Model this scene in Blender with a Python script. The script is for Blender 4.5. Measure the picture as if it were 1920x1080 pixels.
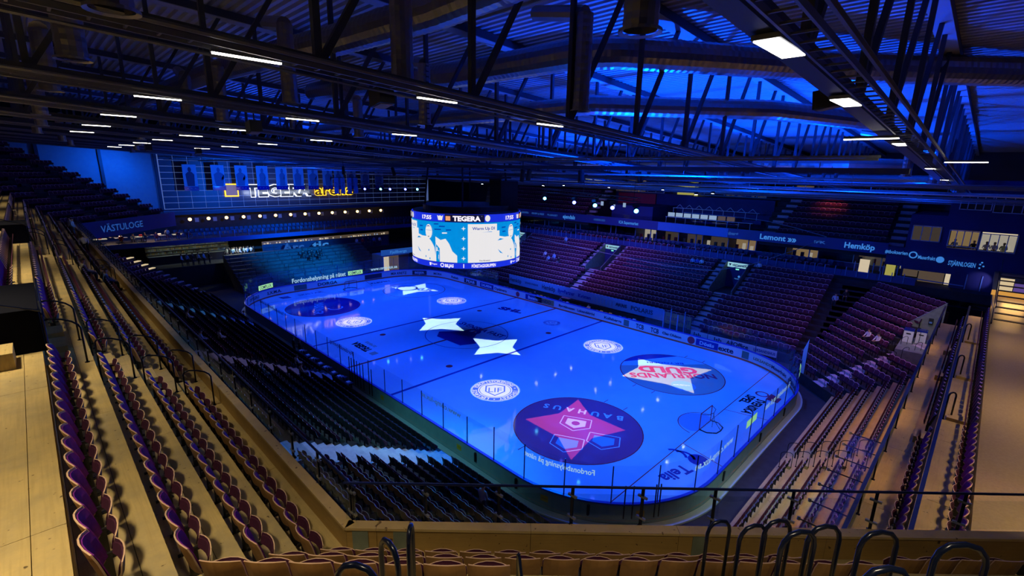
import bpy, math, random
from mathutils import Vector, Matrix
R = math.radians; PI = math.pi; S2 = math.sqrt(2)
random.seed(7)
sc = bpy.context.scene
col = sc.collection
for o in list(bpy.data.objects): bpy.data.objects.remove(o, do_unlink=True)

# ------------------------------------------------------------------ camera
CX, CY, CZ = 38.4007, -31.8961, 17.3705
yaw, pitch, roll, fpx = 2.3515, 0.2391, 0.0202, 898.81
f_ = Vector((math.cos(pitch)*math.cos(yaw), math.cos(pitch)*math.sin(yaw), -math.sin(pitch)))
r0 = Vector((math.sin(yaw), -math.cos(yaw), 0)); u0 = r0.cross(f_)
c_, s_ = math.cos(roll), math.sin(roll)
rv = r0*c_ + u0*s_; uv = -s_*r0 + c_*u0
cd = bpy.data.cameras.new('camera'); cam = bpy.data.objects.new('camera', cd); col.objects.link(cam)
cam.matrix_world = Matrix(((rv.x, uv.x, -f_.x, CX), (rv.y, uv.y, -f_.y, CY), (rv.z, uv.z, -f_.z, CZ), (0, 0, 0, 1)))
cd.sensor_width = 36; cd.lens = 36*fpx/1920; cd.clip_start = .05; cd.clip_end = 400
sc.camera = cam
# ------------------------------------------------------------------ world, exposure
w = bpy.data.worlds.new('world'); sc.world = w; w.use_nodes = True
w.node_tree.nodes['Background'].inputs[0].default_value = (0, .01, .06, 1)
w.node_tree.nodes['Background'].inputs[1].default_value = .02
vs = sc.view_settings
vs.view_transform = 'Standard'; vs.look = 'None'; vs.exposure = 0.0; vs.gamma = 1.0; vs.use_curve_mapping = False
cy = sc.cycles
cy.max_bounces = 6; cy.diffuse_bounces = 3; cy.glossy_bounces = 3; cy.transparent_max_bounces = 24
cy.transmission_bounces = 4; cy.caustics_reflective = False; cy.caustics_refractive = False
cy.sample_clamp_indirect = 3.0
try:
    cy.use_denoising = True
except Exception: pass

# ------------------------------------------------------------------ lights
def spot(name, loc, aim, power, colr, cone, blend=.3, rad=.1):
    l = bpy.data.lights.new(name, 'SPOT'); l.energy = power; l.color = colr; l.spot_size = R(cone); l.spot_blend = blend
    l.shadow_soft_size = rad
    o = bpy.data.objects.new(name, l); col.objects.link(o); o.location = loc
    o.rotation_euler = (Vector(aim)-Vector(loc)).to_track_quat('-Z', 'Y').to_euler()
    return o
def area(name, loc, aim, power, colr, sx, sy, spread=180):
    l = bpy.data.lights.new(name, 'AREA'); l.shape = 'RECTANGLE'; l.size = sx; l.size_y = sy; l.energy = power; l.color = colr
    l.spread = R(spread)
    o = bpy.data.objects.new(name, l); col.objects.link(o); o.location = loc
    o.rotation_euler = (Vector(aim)-Vector(loc)).to_track_quat('-Z', 'Y').to_euler()
    return o
ICE_BLUE = (.0, .070, 1.0)
# blue rink floods hung under the roof trusses
RINK_P = 7600
for i in range(6):
    for j in (-9, 0, 9):
        x = -26+i*10.4
        k = .12 if (abs(x) < 8 and j == 0) else 1.0
        c = (.004, .105, 1.0) if x > 20 else ICE_BLUE
        spot('rink_flood', (x, j, 17.0), (x, j*1.02, 0), RINK_P*k*(.85 if x < -20 else 1), c, 80, .9, .15)
# ceiling washers (unseen blue uplights added to brighten the roof)
for x, y, p in ((0, 20, 26000), (-25, 18, 24000), (22, 16, 18000), (-40, 0, 15000), (-25, -12, 8000), (22, -4, 24000), (33, 24, 6000), (30, 6, 12000)):
    spot('roof_fill', (x, y, 13.5), (x+2, y+1, 30), p*1.35, (.0, .062, 1.0), 150, 1, .3)
# blue / cyan beams into the far bowl
spot('beam_terrace', (-12, 2, 15), (-39.5, -1, 3), 85000, (.0, .24, 1.0), 33, .9, .2)
spot('beam_stand_right', (10, 2, 15), (-7, 22.5, 4), 30000, (.0, .14, 1.0), 34, .9, .2)
spot('beam_end_wall', (-34, -6, 14), (-52, -6, 14), 11000, (.0, .12, 1.0), 130, 1, .3)
spot('beam_left_panels', (-46.5, -22, 18.3), (-52, -24, 14), 2500, (.0, .12, 1.0), 150, 1, .3)
spot('beam_fascia', (8, 14, 15), (8, 33, 10), 5500, (.0, .12, 1.0), 80, 1, .3)
spot('beam_right_seats', (6, -4, 16), (18, 21, 3), 11000, (.0, .14, 1.0), 60, 1, .3)
spot('beam_tower', (22, 8, 16), (36, 32.5, 11), 1300, (.02, .10, 1.0), 60, 1, .3)
spot('beam_left_lower', (14, 2, 16), (18, -22, 4), 52000, (.0, .20, .75), 56, 1, .3)
spot('left_people_fill', (-12, -14, 16), (-18, -29.3, 11), 1300, (.45, .65, 1), 40, .8, .2); spot('left_people_fill', (8, -18, 16), (1, -29.6, 11.5), 500, (.6, .7, 1), 44, .8, .2)  # unseen spots added to brighten the people on the left tier
spot('aisle_fill', (19, -14, 14), (18.3, -21.5, 3.5), 2600, (.55, .75, 1), 38, .8, .1)  # unseen spots added to brighten the lower aisle steps
spot('aisle_fill', (4, -12, 14), (3, -22, 3.5), 1100, (.5, .5, 1), 30, .8, .1)
spot('aisle_fill', (-14, -12, 14), (-15.3, -22, 3.5), 2600, (.05, .5, 1), 30, .8, .1)
spot('beam_mid_seats', (0, 14, 15.5), (-2, 25, 5), 7500, (.30, .15, 1.0), 95, 1, .3)
# warm house light over the near upper tier (panel lights outside the picture)
WARM = (1.0, .79, .44)
for i, (x, y, z, p) in enumerate(((33, -34.2, 21.5, 290), (24, -34.2, 20.5, 270), (14, -34.2, 20.5, 240), (4, -34.2, 20.5, 170), (-6, -34, 20.5, 80), (-17, -34, 20, 50), (-27, -34, 19.8, 30))):
    area('house_panel', (x, y, z), (x-.3, y-.9, z-10), p, WARM, 1.4, .6, 84)
spot('board_back_fill', (14, -25, 11), (15, -15.2, .5), 2400, (.22, .75, .85), 70, 1, .2); spot('board_back_fill', (38, -20, 7), (27.5, -12.5, .5), 900, (.75, .95, .85), 60, 1, .2); spot('board_back_fill', (34.5, -9, 5.5), (30, -4, .5), 500, (.5, .9, .8), 110, 1, .2)  # unseen fill spots added to brighten the backs of the boards
area('house_panel_corner', (39.5, -31, 20.5), (38.2, -29, 10), 125, WARM, 1.4, .6, 90)
for y, p in ((-16, 170), (-7, 150), (3, 90), (12, 45)):
    area('house_panel_walkway', (41.4, y, 17.0), (42.6, y+.2, 5), p*1.15, (1.0, .68, .36), 1.2, .5, 84)
for y in (-13, -7, -1, 5): area('house_panel_end_rows', (35.6, y, 12.5), (34.9, y, 2), 70, (1.0, .52, .14), 1.2, .5, 64)
area('house_panel_corner_rows', (34, 12, 15.5), (32, 18, 3), 120, (1.0, .42, .6), 1.2, .5, 80)

# ------------------------------------------------------------------ materials
M = {}
def mat(name, base, rough=.6, metal=0, emit=None, es=1, spec=.5, noise=None, bump=0, nscale=5, alpha=None):
    m = bpy.data.materials.new(name); m.use_nodes = True; nt = m.node_tree; b = nt.nodes['Principled BSDF']
    b.inputs['Base Color'].default_value = (*base, 1); b.inputs['Roughness'].default_value = rough; b.inputs['Metallic'].default_value = metal
    b.inputs['Specular IOR Level'].default_value = spec
    if emit: b.inputs['Emission Color'].default_value = (*emit, 1); b.inputs['Emission Strength'].default_value = es
    if noise:
        tc = nt.nodes.new('ShaderNodeTexCoord'); n = nt.nodes.new('ShaderNodeTexNoise'); n.inputs['Scale'].default_value = nscale; n.inputs['Detail'].default_value = 5
        nt.links.new(tc.outputs['Object'], n.inputs['Vector'])
        mx = nt.nodes.new('ShaderNodeMix'); mx.data_type = 'RGBA'; mx.inputs['A'].default_value = (*base, 1); mx.inputs['B'].default_value = (*noise, 1)
        rp = nt.nodes.new('ShaderNodeMapRange'); rp.inputs['From Min'].default_value = .35; rp.inputs['From Max'].default_value = .65
        nt.links.new(n.outputs['Fac'], rp.inputs['Value']); nt.links.new(rp.outputs['Result'], mx.inputs['Factor']); nt.links.new(mx.outputs['Result'], b.inputs['Base Color'])
        if bump:
            bp = nt.nodes.new('ShaderNodeBump'); bp.inputs['Strength'].default_value = bump; bp.inputs['Distance'].default_value = .01
            nt.links.new(n.outputs['Fac'], bp.inputs['Height']); nt.links.new(bp.outputs['Normal'], b.inputs['Normal'])
    M[name] = m; return m
def wood(name, a, b_, dark, stretch=(1, 1, 1), rough=.55):
    m = bpy.data.materials.new(name); m.use_nodes = True; nt = m.node_tree; b = nt.nodes['Principled BSDF']; L = nt.links.new
    tc = nt.nodes.new('ShaderNodeTexCoord'); mp = nt.nodes.new('ShaderNodeMapping'); mp.inputs['Scale'].default_value = stretch; L(tc.outputs['Object'], mp.inputs['Vector'])
    n1 = nt.nodes.new('ShaderNodeTexNoise'); n1.inputs['Scale'].default_value = 1.1; n1.inputs['Detail'].default_value = 8; n1.inputs['Roughness'].default_value = .65; L(tc.outputs['Object'], n1.inputs['Vector'])
    n2 = nt.nodes.new('ShaderNodeTexNoise'); n2.inputs['Scale'].default_value = 5; n2.inputs['Detail'].default_value = 4; L(mp.outputs['Vector'], n2.inputs['Vector'])
    n3 = nt.nodes.new('ShaderNodeTexNoise'); n3.inputs['Scale'].default_value = 9; n3.inputs['Detail'].default_value = 2; L(tc.outputs['Object'], n3.inputs['Vector'])
    def rng(src, lo, hi):
        r = nt.nodes.new('ShaderNodeMapRange'); r.inputs['From Min'].default_value = lo; r.inputs['From Max'].default_value = hi; L(src, r.inputs['Value']); return r.outputs['Result']
    def mix(fac, A, B):
        x = nt.nodes.new('ShaderNodeMix'); x.data_type = 'RGBA'; L(fac, x.inputs['Factor'])
        for k, v in (('A', A), ('B', B)):
            if isinstance(v, tuple): x.inputs[k].default_value = (*v, 1)
            else: L(v, x.inputs[k])
        return x.outputs['Result']
    c1 = mix(rng(n1.outputs['Fac'], .38, .66), a, b_); c2 = mix(rng(n2.outputs['Fac'], .45, .9), c1, tuple(v*.72 for v in a))
    c3 = mix(rng(n3.outputs['Fac'], .70, .74), c2, dark)
    L(c3, b.inputs['Base Color']); b.inputs['Roughness'].default_value = rough
    M[name] = m; return m
wood('deck_wood', (.54, .41, .18), (.34, .28, .16), (.10, .07, .03), (.3, 6, 1))
wood('deck_wood_y', (.46, .33, .13), (.36, .26, .11), (.10, .07, .03), (6, .3, 1))
wood('parapet_wood', (.42, .27, .09), (.34, .21, .07), (.09, .05, .02), (.4, .4, 9))
wood('parapet_cap', (.62, .45, .20), (.52, .38, .18), (.15, .09, .03), (.5, .5, 6))
mat('ply', (.42, .24, .10), .45, noise=(.36, .20, .08), nscale=8)
mat('ply_edge', (.62, .42, .30), .5)
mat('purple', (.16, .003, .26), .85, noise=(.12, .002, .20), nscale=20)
mat('purple_shaded', (.05, .002, .03), .85)  # darker copy of purple, paints shade onto the seat pans
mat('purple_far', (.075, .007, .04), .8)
mat('seat_rim', (.70, .36, .46), .6)
mat('seat_dark', (.012, .008, .014), .6)
mat('seat_blue', (.02, .05, .12), .6)
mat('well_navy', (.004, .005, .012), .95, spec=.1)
mat('black', (.006, .006, .009), .5)
mat('rail_navy', (.006, .010, .035), .22, .3)
mat('rail_blue', (.008, .018, .11), .3, .2)
mat('concrete', (.10, .10, .10), .85, noise=(.075, .075, .078), nscale=2)
mat('concrete_dark', (.028, .028, .032), .9, noise=(.02, .02, .024), nscale=2)
mat('concrete_green', (.20, .24, .20), .8, noise=(.15, .18, .15), nscale=3)
mat('step_light', (.50, .42, .46), .8, noise=(.4, .34, .38), nscale=4)
mat('floor_hall', (.33, .255, .125), .32, noise=(.28, .21, .10), nscale=14)
mat('ice', (.44, .78, .95), .055, spec=.55, noise=(.40, .74, .93), nscale=.6)
mat('paint_red', (.62, .05, .06), .06); mat('paint_blue', (.05, .06, .35), .06); mat('paint_navy', (.004, .02, .26), .06)
mat('paint_redcircle', (.46, .08, .20), .06); mat('paint_white', (.80, .86, .90), .06); mat('paint_grey', (.42, .43, .38), .06); mat('paint_crease', (.25, .45, .75), .06)
mat('paint_lightblue', (.30, .50, .70), .06); mat('paint_black', (.02, .02, .03), .06); mat('paint_magenta', (.55, .04, .12), .06); mat('paint_bluelogo', (.06, .16, .50), .06)
mat('board_white', (.62, .66, .72), .4); mat('board_back', (.20, .34, .34), .45, noise=(.17, .30, .30), nscale=2); mat('board_cap', (.02, .06, .55), .35); mat('kick', (.75, .10, .03), .5)
mat('ledge', (.38, .52, .55), .5); mat('yellow_sign', (.55, .38, .03), .5)
mat('print_dark', (.02, .02, .06), .6); mat('print_red', (.5, .02, .05), .6); mat('print_white', (.75, .78, .8), .6); mat('print_gold', (.30, .20, .08), .6); mat('print_green', (.10, .16, .13), .6)
mat('steel', (.35, .38, .42), .35, .7); mat('galv', (.42, .42, .44), .38, .85, noise=(.3, .3, .33), nscale=6)
mat('duct', (.30, .30, .33), .35, .85)
mat('truss', (.035, .045, .07), .55); mat('roof_sheet', (.40, .42, .46), .5, .2); mat('tray', (.16, .17, .2), .45, .6)
mat('pale_lit_steel', (.34, .37, .42), .6)
mat('navy_wall', (.012, .022, .14), .7, noise=(.010, .018, .11), nscale=.7)
mat('end_wall', (.05, .06, .10), .5); mat('wall_light', (.25, .30, .36), .8, noise=(.22, .27, .34), nscale=2); mat('wall_panel', (.055, .065, .10), .4, noise=(.05, .06, .09), nscale=1)
mat('wall_joint_glow', (.35, .38, .42), .5, emit=(.25, .4, 1), es=.25)  # faint emission stands in for light caught in the joints
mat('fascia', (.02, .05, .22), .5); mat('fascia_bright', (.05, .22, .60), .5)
mat('frame_blue', (.10, .25, .55), .45); mat('frame_white', (.55, .6, .7), .5)
mat('skin', (.50, .30, .22), .6); mat('hair', (.03, .02, .015), .7)
for n, c in dict(shirt_white=(.7, .72, .75), shirt_blue=(.05, .12, .45), shirt_dark=(.012, .012, .018), shirt_lightblue=(.25, .42, .62), shirt_grey=(.25, .25, .27), shirt_red=(.4, .03, .03), trouser_dark=(.012, .014, .025), trouser_blue=(.05, .07, .13)).items(): mat(n, c, .8)
def em(name, c, s): return mat(name, (0, 0, 0), .6, emit=c, es=s)
em('tube_glow', (1, .93, .78), 9); em('panel_glow', (1, .95, .85), 5); em('lamp_glow', (1, .55, .18), 6); em('bulb_glow', (1, .9, .8), 30); em('rink_lamp', (.8, .9, 1), 26)
em('scr_white', (.78, .76, .76), 1.05); em('scr_cyan', (.0, .27, .72), 1); em('scr_blue', (.01, .03, .72), 1); em('scr_black', (.005, .005, .03), 1); em('scr_dark', (.0, .05, .4), 1); em('scr_text', (.85, .8, .9), 1.15); em('scr_orange', (.85, .35, .15), 1.0)
em('halo_white', (.75, .8, 1), 2.2); em('halo_yellow', (1, .55, .02), 2.0); em('sign_purple', (.16, .13, .28), 1)
em('sign_text', (.04, .20, .62), 1.0); em('sign_text_dim', (.015, .07, .30), 1.0); em('led_text', (.45, .75, 1), .75); em('led_green', (.35, .75, .35), 1.0); em('cyan_head', (.1, .6, 1), 14); em('blue_head', (.08, .1, 1), 14)
em('interior_warm', (.62, .38, .15), .55); em('interior_dim', (.16, .11, .07), .5); em('interior_cream', (.75, .62, .42), .8); em('interior_cool', (.35, .5, .75), .7); em('interior_yellow', (.6, .55, .12), .55); em('exit_green', (.2, .9, .6), 1.3); em('vom_sign', (.35, .72, .85), .75); em('blue_ad', (.02, .12, .62), .5)
em('stair_glow', (.9, .42, .08), .7); em('cream_glow', (.8, .62, .35), .8); em('purple_glow', (.12, .07, .3), .8); em('violet', (.28, .22, .75), .6); em('arctic_glow', (.05, .28, .8), .7)
def glass(name, tint, refl=.06, col_=(.6, .8, 1)):
    m = bpy.data.materials.new(name); m.use_nodes = True; nt = m.node_tree; nt.nodes.remove(nt.nodes['Principled BSDF'])
    out = [n for n in nt.nodes if n.type == 'OUTPUT_MATERIAL'][0]
    t = nt.nodes.new('ShaderNodeBsdfTransparent'); t.inputs[0].default_value = (*tint, 1)
    g = nt.nodes.new('ShaderNodeBsdfGlossy'); g.inputs['Roughness'].default_value = .03; g.inputs[0].default_value = (*col_, 1)
    lw = nt.nodes.new('ShaderNodeLayerWeight'); lw.inputs['Blend'].default_value = .5; pw = nt.nodes.new('ShaderNodeMath'); pw.operation = 'POWER'; pw.inputs[1].default_value = 4; nt.links.new(lw.outputs['Facing'], pw.inputs[0]); fr = nt.nodes.new('ShaderNodeMath'); fr.operation = 'MULTIPLY_ADD'; fr.inputs[1].default_value = .55; fr.inputs[2].default_value = refl; nt.links.new(pw.outputs[0], fr.inputs[0])
    mx = nt.nodes.new('ShaderNodeMixShader'); nt.links.new(fr.outputs[0], mx.inputs[0]); nt.links.new(t.outputs[0], mx.inputs[1]); nt.links.new(g.outputs[0], mx.inputs[2]); nt.links.new(mx.outputs[0], out.inputs[0])
    M[name] = m
glass('rink_glass', (.90, .94, .97)); glass('rail_glass', (.82, .86, .86)); glass('window_glass', (.55, .6, .7))

# ------------------------------------------------------------------ mesh helpers
class MB:
    def __init__(s): s.v = []; s.f = []; s.mi = []; s.mats = []
    def m(s, name):
        if name not in s.mats: s.mats.append(name)
        return s.mats.index(name)
    def add(s, vs_, fs, mt):
        b = len(s.v); i = s.m(mt); s.v += [tuple(v) for v in vs_]; s.f += [tuple(b+k for k in f) for f in fs]; s.mi += [i]*len(fs); return s
    def box(s, a, b, mt):   # min, max
        x0, y0, z0 = a; x1, y1, z1 = b
        return s.add([(x0, y0, z0), (x1, y0, z0), (x1, y1, z0), (x0, y1, z0), (x0, y0, z1), (x1, y0, z1), (x1, y1, z1), (x0, y1, z1)],
                     [(0, 3, 2, 1), (4, 5, 6, 7), (0, 1, 5, 4), (1, 2, 6, 5), (2, 3, 7, 6), (3, 0, 4, 7)], mt)
    def obox(s, o, ax, ay, az, mt):  # origin corner + three edge vectors
        o, ax, ay, az = map(Vector, (o, ax, ay, az))
        vs_ = [o, o+ax, o+ax+ay, o+ay, o+az, o+ax+az, o+ax+ay+az, o+ay+az]
        return s.add(vs_, [(0, 3, 2, 1), (4, 5, 6, 7), (0, 1, 5, 4), (1, 2, 6, 5), (2, 3, 7, 6), (3, 0, 4, 7)], mt)
    def bar(s, a, b, w_, h, mt, up=(0, 0, 1)):
        a, b = Vector(a), Vector(b); d = (b-a).normalized(); u = Vector(up)
        if abs(d.dot(u)) > .98: u = Vector((1, 0, 0))
        p = d.cross(u).normalized(); q = p.cross(d).normalized()
        return s.obox(a-p*w_/2-q*h/2, p*w_, b-a, q*h, mt)
    def tube(s, pts, r, mt, n=6, cap=True):
        pts = [Vector(p) for p in pts]; rings = []
        prev = None
        for i, p in enumerate(pts):
            d = (pts[min(i+1, len(pts)-1)]-pts[max(i-1, 0)]).normalized()
            if prev is None:
                u = Vector((0, 0, 1)) if abs(d.z) < .9 else Vector((1, 0, 0)); prev = d.cross(u).normalized()
            prev = (prev-d*prev.dot(d)).normalized(); q = d.cross(prev); rr = r[i] if isinstance(r, (list, tuple)) else r
            rings.append([p+(prev*math.cos(2*PI*k/n)+q*math.sin(2*PI*k/n))*rr for k in range(n)])
        vs_ = [v for g in rings for v in g]; fs = []
        for i in range(len(pts)-1):
            for k in range(n): fs.append((i*n+k, i*n+(k+1) % n, (i+1)*n+(k+1) % n, (i+1)*n+k))
        if cap: fs.append(tuple(range(n))[::-1]); fs.append(tuple((len(pts)-1)*n+k for k in range(n)))
        return s.add(vs_, fs, mt)
    def poly(s, pts, mt): return s.add(pts, [tuple(range(len(pts)))], mt)
    def prism(s, pts, z0, z1, mt):
        n = len(pts); vs_ = [(x, y, z0) for x, y in pts]+[(x, y, z1) for x, y in pts]
        return s.add(vs_, [tuple(range(n))[::-1], tuple(range(n, 2*n))]+[(k, (k+1) % n, n+(k+1) % n, n+k) for k in range(n)], mt)
    def mesh(s, name, off=(0, 0, 0)):
        me = bpy.data.meshes.new(name); ox, oy, oz = off
        me.from_pydata([(x-ox, y-oy, z-oz) for x, y, z in s.v], [], s.f)
        for n in s.mats: me.materials.append(M[n])
        if len(s.mats) > 1: me.polygons.foreach_set('material_index', s.mi)
        me.update(); return me
def root_of(o):
    off = Vector(o.location)
    while o.parent: o = o.parent; off += Vector(o.location)
    return off
def obj(name, mb, parent=None, smooth=False):
    off = (0, 0, 0)
    if parent is not None: off = root_of(parent)
    elif mb.v:
        xs = [v[0] for v in mb.v]; ys = [v[1] for v in mb.v]; zs = [v[2] for v in mb.v]
        off = ((min(xs)+max(xs))/2, (min(ys)+max(ys))/2, min(zs))
    o = bpy.data.objects.new(name, mb.mesh(name, off)); col.objects.link(o)
    if parent is not None: o.parent = parent
    else: o.location = off
    if smooth:
        for p in o.data.polygons: p.use_smooth = True
    return o
def tag(o, label=None, cat=None, group=None, kind=None):
    if label: o['label'] = label
    if cat: o['category'] = cat
    if group: o['group'] = group
    if kind: o['kind'] = kind
    return o
def thing(name, label, cat, loc=(0, 0, 0), group=None, kind=None):
    o = bpy.data.objects.new(name, None); col.objects.link(o); o.location = loc; o.empty_display_size = .2
    return tag(o, label, cat, group, kind)
def struct(name, mb, label=None): return tag(obj(name, mb), label, None, None, 'structure')
def sroot(name, label=None): return thing(name, label, None, kind='structure')
ORD = ['first', 'second', 'third', 'fourth', 'fifth', 'sixth', 'seventh', 'eighth', 'ninth', 'tenth', 'eleventh', 'twelfth', 'thirteenth', 'fourteenth', 'fifteenth', 'sixteenth']
_tc = {}
def text2d(s, bold=0.0):
    """text as flat triangles, height of a capital letter = 1, centred on the origin -> verts(x,y), faces"""
    key = (s, bold)
    if key in _tc: return _tc[key]
    cu = bpy.data.curves.new('t', 'FONT'); cu.body = s; cu.resolution_u = 2; cu.offset = bold; cu.fill_mode = 'FRONT'
    ob = bpy.data.objects.new('t', cu); col.objects.link(ob)
    dg = bpy.context.evaluated_depsgraph_get(); me = bpy.data.meshes.new_from_object(ob.evaluated_get(dg))
    vs_ = [(v.co.x, v.co.y) for v in me.vertices]; fs = [tuple(p.vertices) for p in me.polygons]
    bpy.data.objects.remove(ob); bpy.data.curves.remove(cu); bpy.data.meshes.remove(me)
    x0 = min(v[0] for v in vs_); x1 = max(v[0] for v in vs_); k = 1/.69
    xm = (x0+x1)/2
    r = ([((x-xm)*k, (y-.345)*k) for x, y in vs_], fs, (x1-x0)*k); _tc[key] = r; return r
def put_text(mb, s, mp, h, mt, width=None, bold=.012, flip=False):
    """mp(u, v) -> 3D point; u along the line, v up; both in metres from the text centre"""
    vs_, fs, wd = text2d(s, bold); ku = h if width is None else width/wd
    return mb.add([mp((-x if flip else x)*ku, y*h) for x, y in vs_], fs, mt)
def plane_map(o, U, V):
    o, U, V = Vector(o), Vector(U).normalized(), Vector(V).normalized()
    return lambda u, v: o+U*u+V*v
def disc(mp, r, n=32, cx=0, cy=0): return [mp(cx+r*math.cos(2*PI*k/n), cy+r*math.sin(2*PI*k/n)) for k in range(n)]
def ring(mb, mp, r0, r1, mt, n=32, a0=0, a1=2*PI, cx=0, cy=0):
    vs_ = []; 
    for k in range(n+1):
        a = a0+(a1-a0)*k/n
        vs_ += [mp(cx+r0*math.cos(a), cy+r0*math.sin(a)), mp(cx+r1*math.cos(a), cy+r1*math.sin(a))]
    return mb.add(vs_, [(2*k, 2*k+1, 2*k+3, 2*k+2) for k in range(n)], mt)
for _s in (): text2d(_s)

# ------------------------------------------------------------------ people (one continuous skinned body per pose)
def body_mesh(pose):
    if pose == 'stand':
        J = dict(pel=(0, 0, .95), ch=(0, 0, 1.28), nk=(0, 0, 1.48), hd=(0, .03, 1.6), tp=(0, .02, 1.74),
                 ls=(-.19, 0, 1.42), le=(-.27, .02, 1.14), lw=(-.24, .16, .92), rs=(.19, 0, 1.42), re=(.27, .02, 1.14), rw=(.22, .2, .98),
                 lh=(-.10, 0, .9), lk=(-.12, .03, .5), la=(-.12, 0, .08), lt=(-.13, .16, .04), rh=(.10, 0, .9), rk=(.13, .05, .5), ra=(.13, .02, .08), rt=(.14, .18, .04))
    elif pose == 'lean':
        J = dict(pel=(0, -.1, .95), ch=(0, .18, 1.18), nk=(0, .34, 1.3), hd=(0, .46, 1.36), tp=(0, .56, 1.42),
                 ls=(-.19, .28, 1.24), le=(-.27, .36, .98), lw=(-.22, .5, .8), rs=(.19, .28, 1.24), re=(.27, .36, .98), rw=(.22, .5, .8),
                 lh=(-.10, -.1, .9), lk=(-.12, -.02, .5), la=(-.12, -.08, .08), lt=(-.13, .08, .04), rh=(.10, -.1, .9), rk=(.13, .0, .5), ra=(.13, -.06, .08), rt=(.14, .1, .04))
    else:
        J = dict(pel=(0, 0, .48), ch=(0, -.03, .80), nk=(0, .0, 1.0), hd=(0, .04, 1.12), tp=(0, .04, 1.26),
                 ls=(-.19, 0, .94), le=(-.26, .08, .68), lw=(-.14, .3, .62), rs=(.19, 0, .94), re=(.26, .08, .68), rw=(.12, .32, .60),
                 lh=(-.10, .05, .47), lk=(-.14, .45, .5), la=(-.14, .48, .08), lt=(-.15, .64, .04), rh=(.10, .05, .47), rk=(.14, .45, .5), ra=(.14, .42, .08), rt=(.15, .58, .04))
    rad = dict(pel=.15, ch=.165, nk=.06, hd=.10, tp=.085, ls=.075, le=.05, lw=.038, rs=.075, re=.05, rw=.038, lh=.10, lk=.068, la=.048, lt=.04, rh=.10, rk=.068, ra=.048, rt=.04)
    names = list(J); idx = {n: i for i, n in enumerate(names)}
    E = [('pel', 'ch'), ('ch', 'nk'), ('nk', 'hd'), ('hd', 'tp'), ('ch', 'ls'), ('ls', 'le'), ('le', 'lw'), ('ch', 'rs'), ('rs', 're'), ('re', 'rw'), ('pel', 'lh'), ('lh', 'lk'), ('lk', 'la'), ('la', 'lt'), ('pel', 'rh'), ('rh', 'rk'), ('rk', 'ra'), ('ra', 'rt')]
    # hands: palm, four fingers and a thumb
    for s, wn in ((-1, 'lw'), (1, 'rw')):
        w0 = Vector(J[wn]); e0 = Vector(J['le' if s < 0 else 're']); d = (w0-e0).normalized()
        pn = wn+'p'; J[pn] = tuple(w0+d*.07); rad[pn] = .032; names.append(pn); idx[pn] = len(names)-1; E.append((wn, pn))
        side = d.cross(Vector((0, 0, 1))).normalized()
        for q, (o_, ln) in enumerate(((-.028, .07), (-.01, .085), (.01, .08), (.028, .06))):
            fn = pn+str(q); J[fn] = tuple(w0+d*(.09+ln)+side*o_+Vector((0, 0, -.015))); rad[fn] = .009; names.append(fn); idx[fn] = len(names)-1; E.append((pn, fn))
        tn = pn+'t'; J[tn] = tuple(w0+d*.08-side*.055*s+Vector((0, 0, .02))); rad[tn] = .010; names.append(tn); idx[tn] = len(names)-1; E.append((pn, tn))
    me = bpy.data.meshes.new('b'); me.from_pydata([J[n] for n in names], [(idx[a], idx[b]) for a, b in E], [])
    ob = bpy.data.objects.new('b', me); col.objects.link(ob)
    md = ob.modifiers.new('s', 'SKIN'); sv = me.skin_vertices[0].data
    for n in names: sv[idx[n]].radius = (rad[n], rad[n]); sv[idx[n]].use_root = (n == 'pel')
    md2 = ob.modifiers.new('u', 'SUBSURF'); md2.levels = 1; md2.render_levels = 1
    dg = bpy.context.evaluated_depsgraph_get(); out = bpy.data.meshes.new_from_object(ob.evaluated_get(dg))
    V = [v.co.copy() for v in out.vertices]; F = [tuple(p.vertices) for p in out.polygons]
    bpy.data.objects.remove(ob); bpy.data.meshes.remove(me); bpy.data.meshes.remove(out)
    return V, F, {n: Vector(J[n]) for n in names}
_bodies = {}
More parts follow.
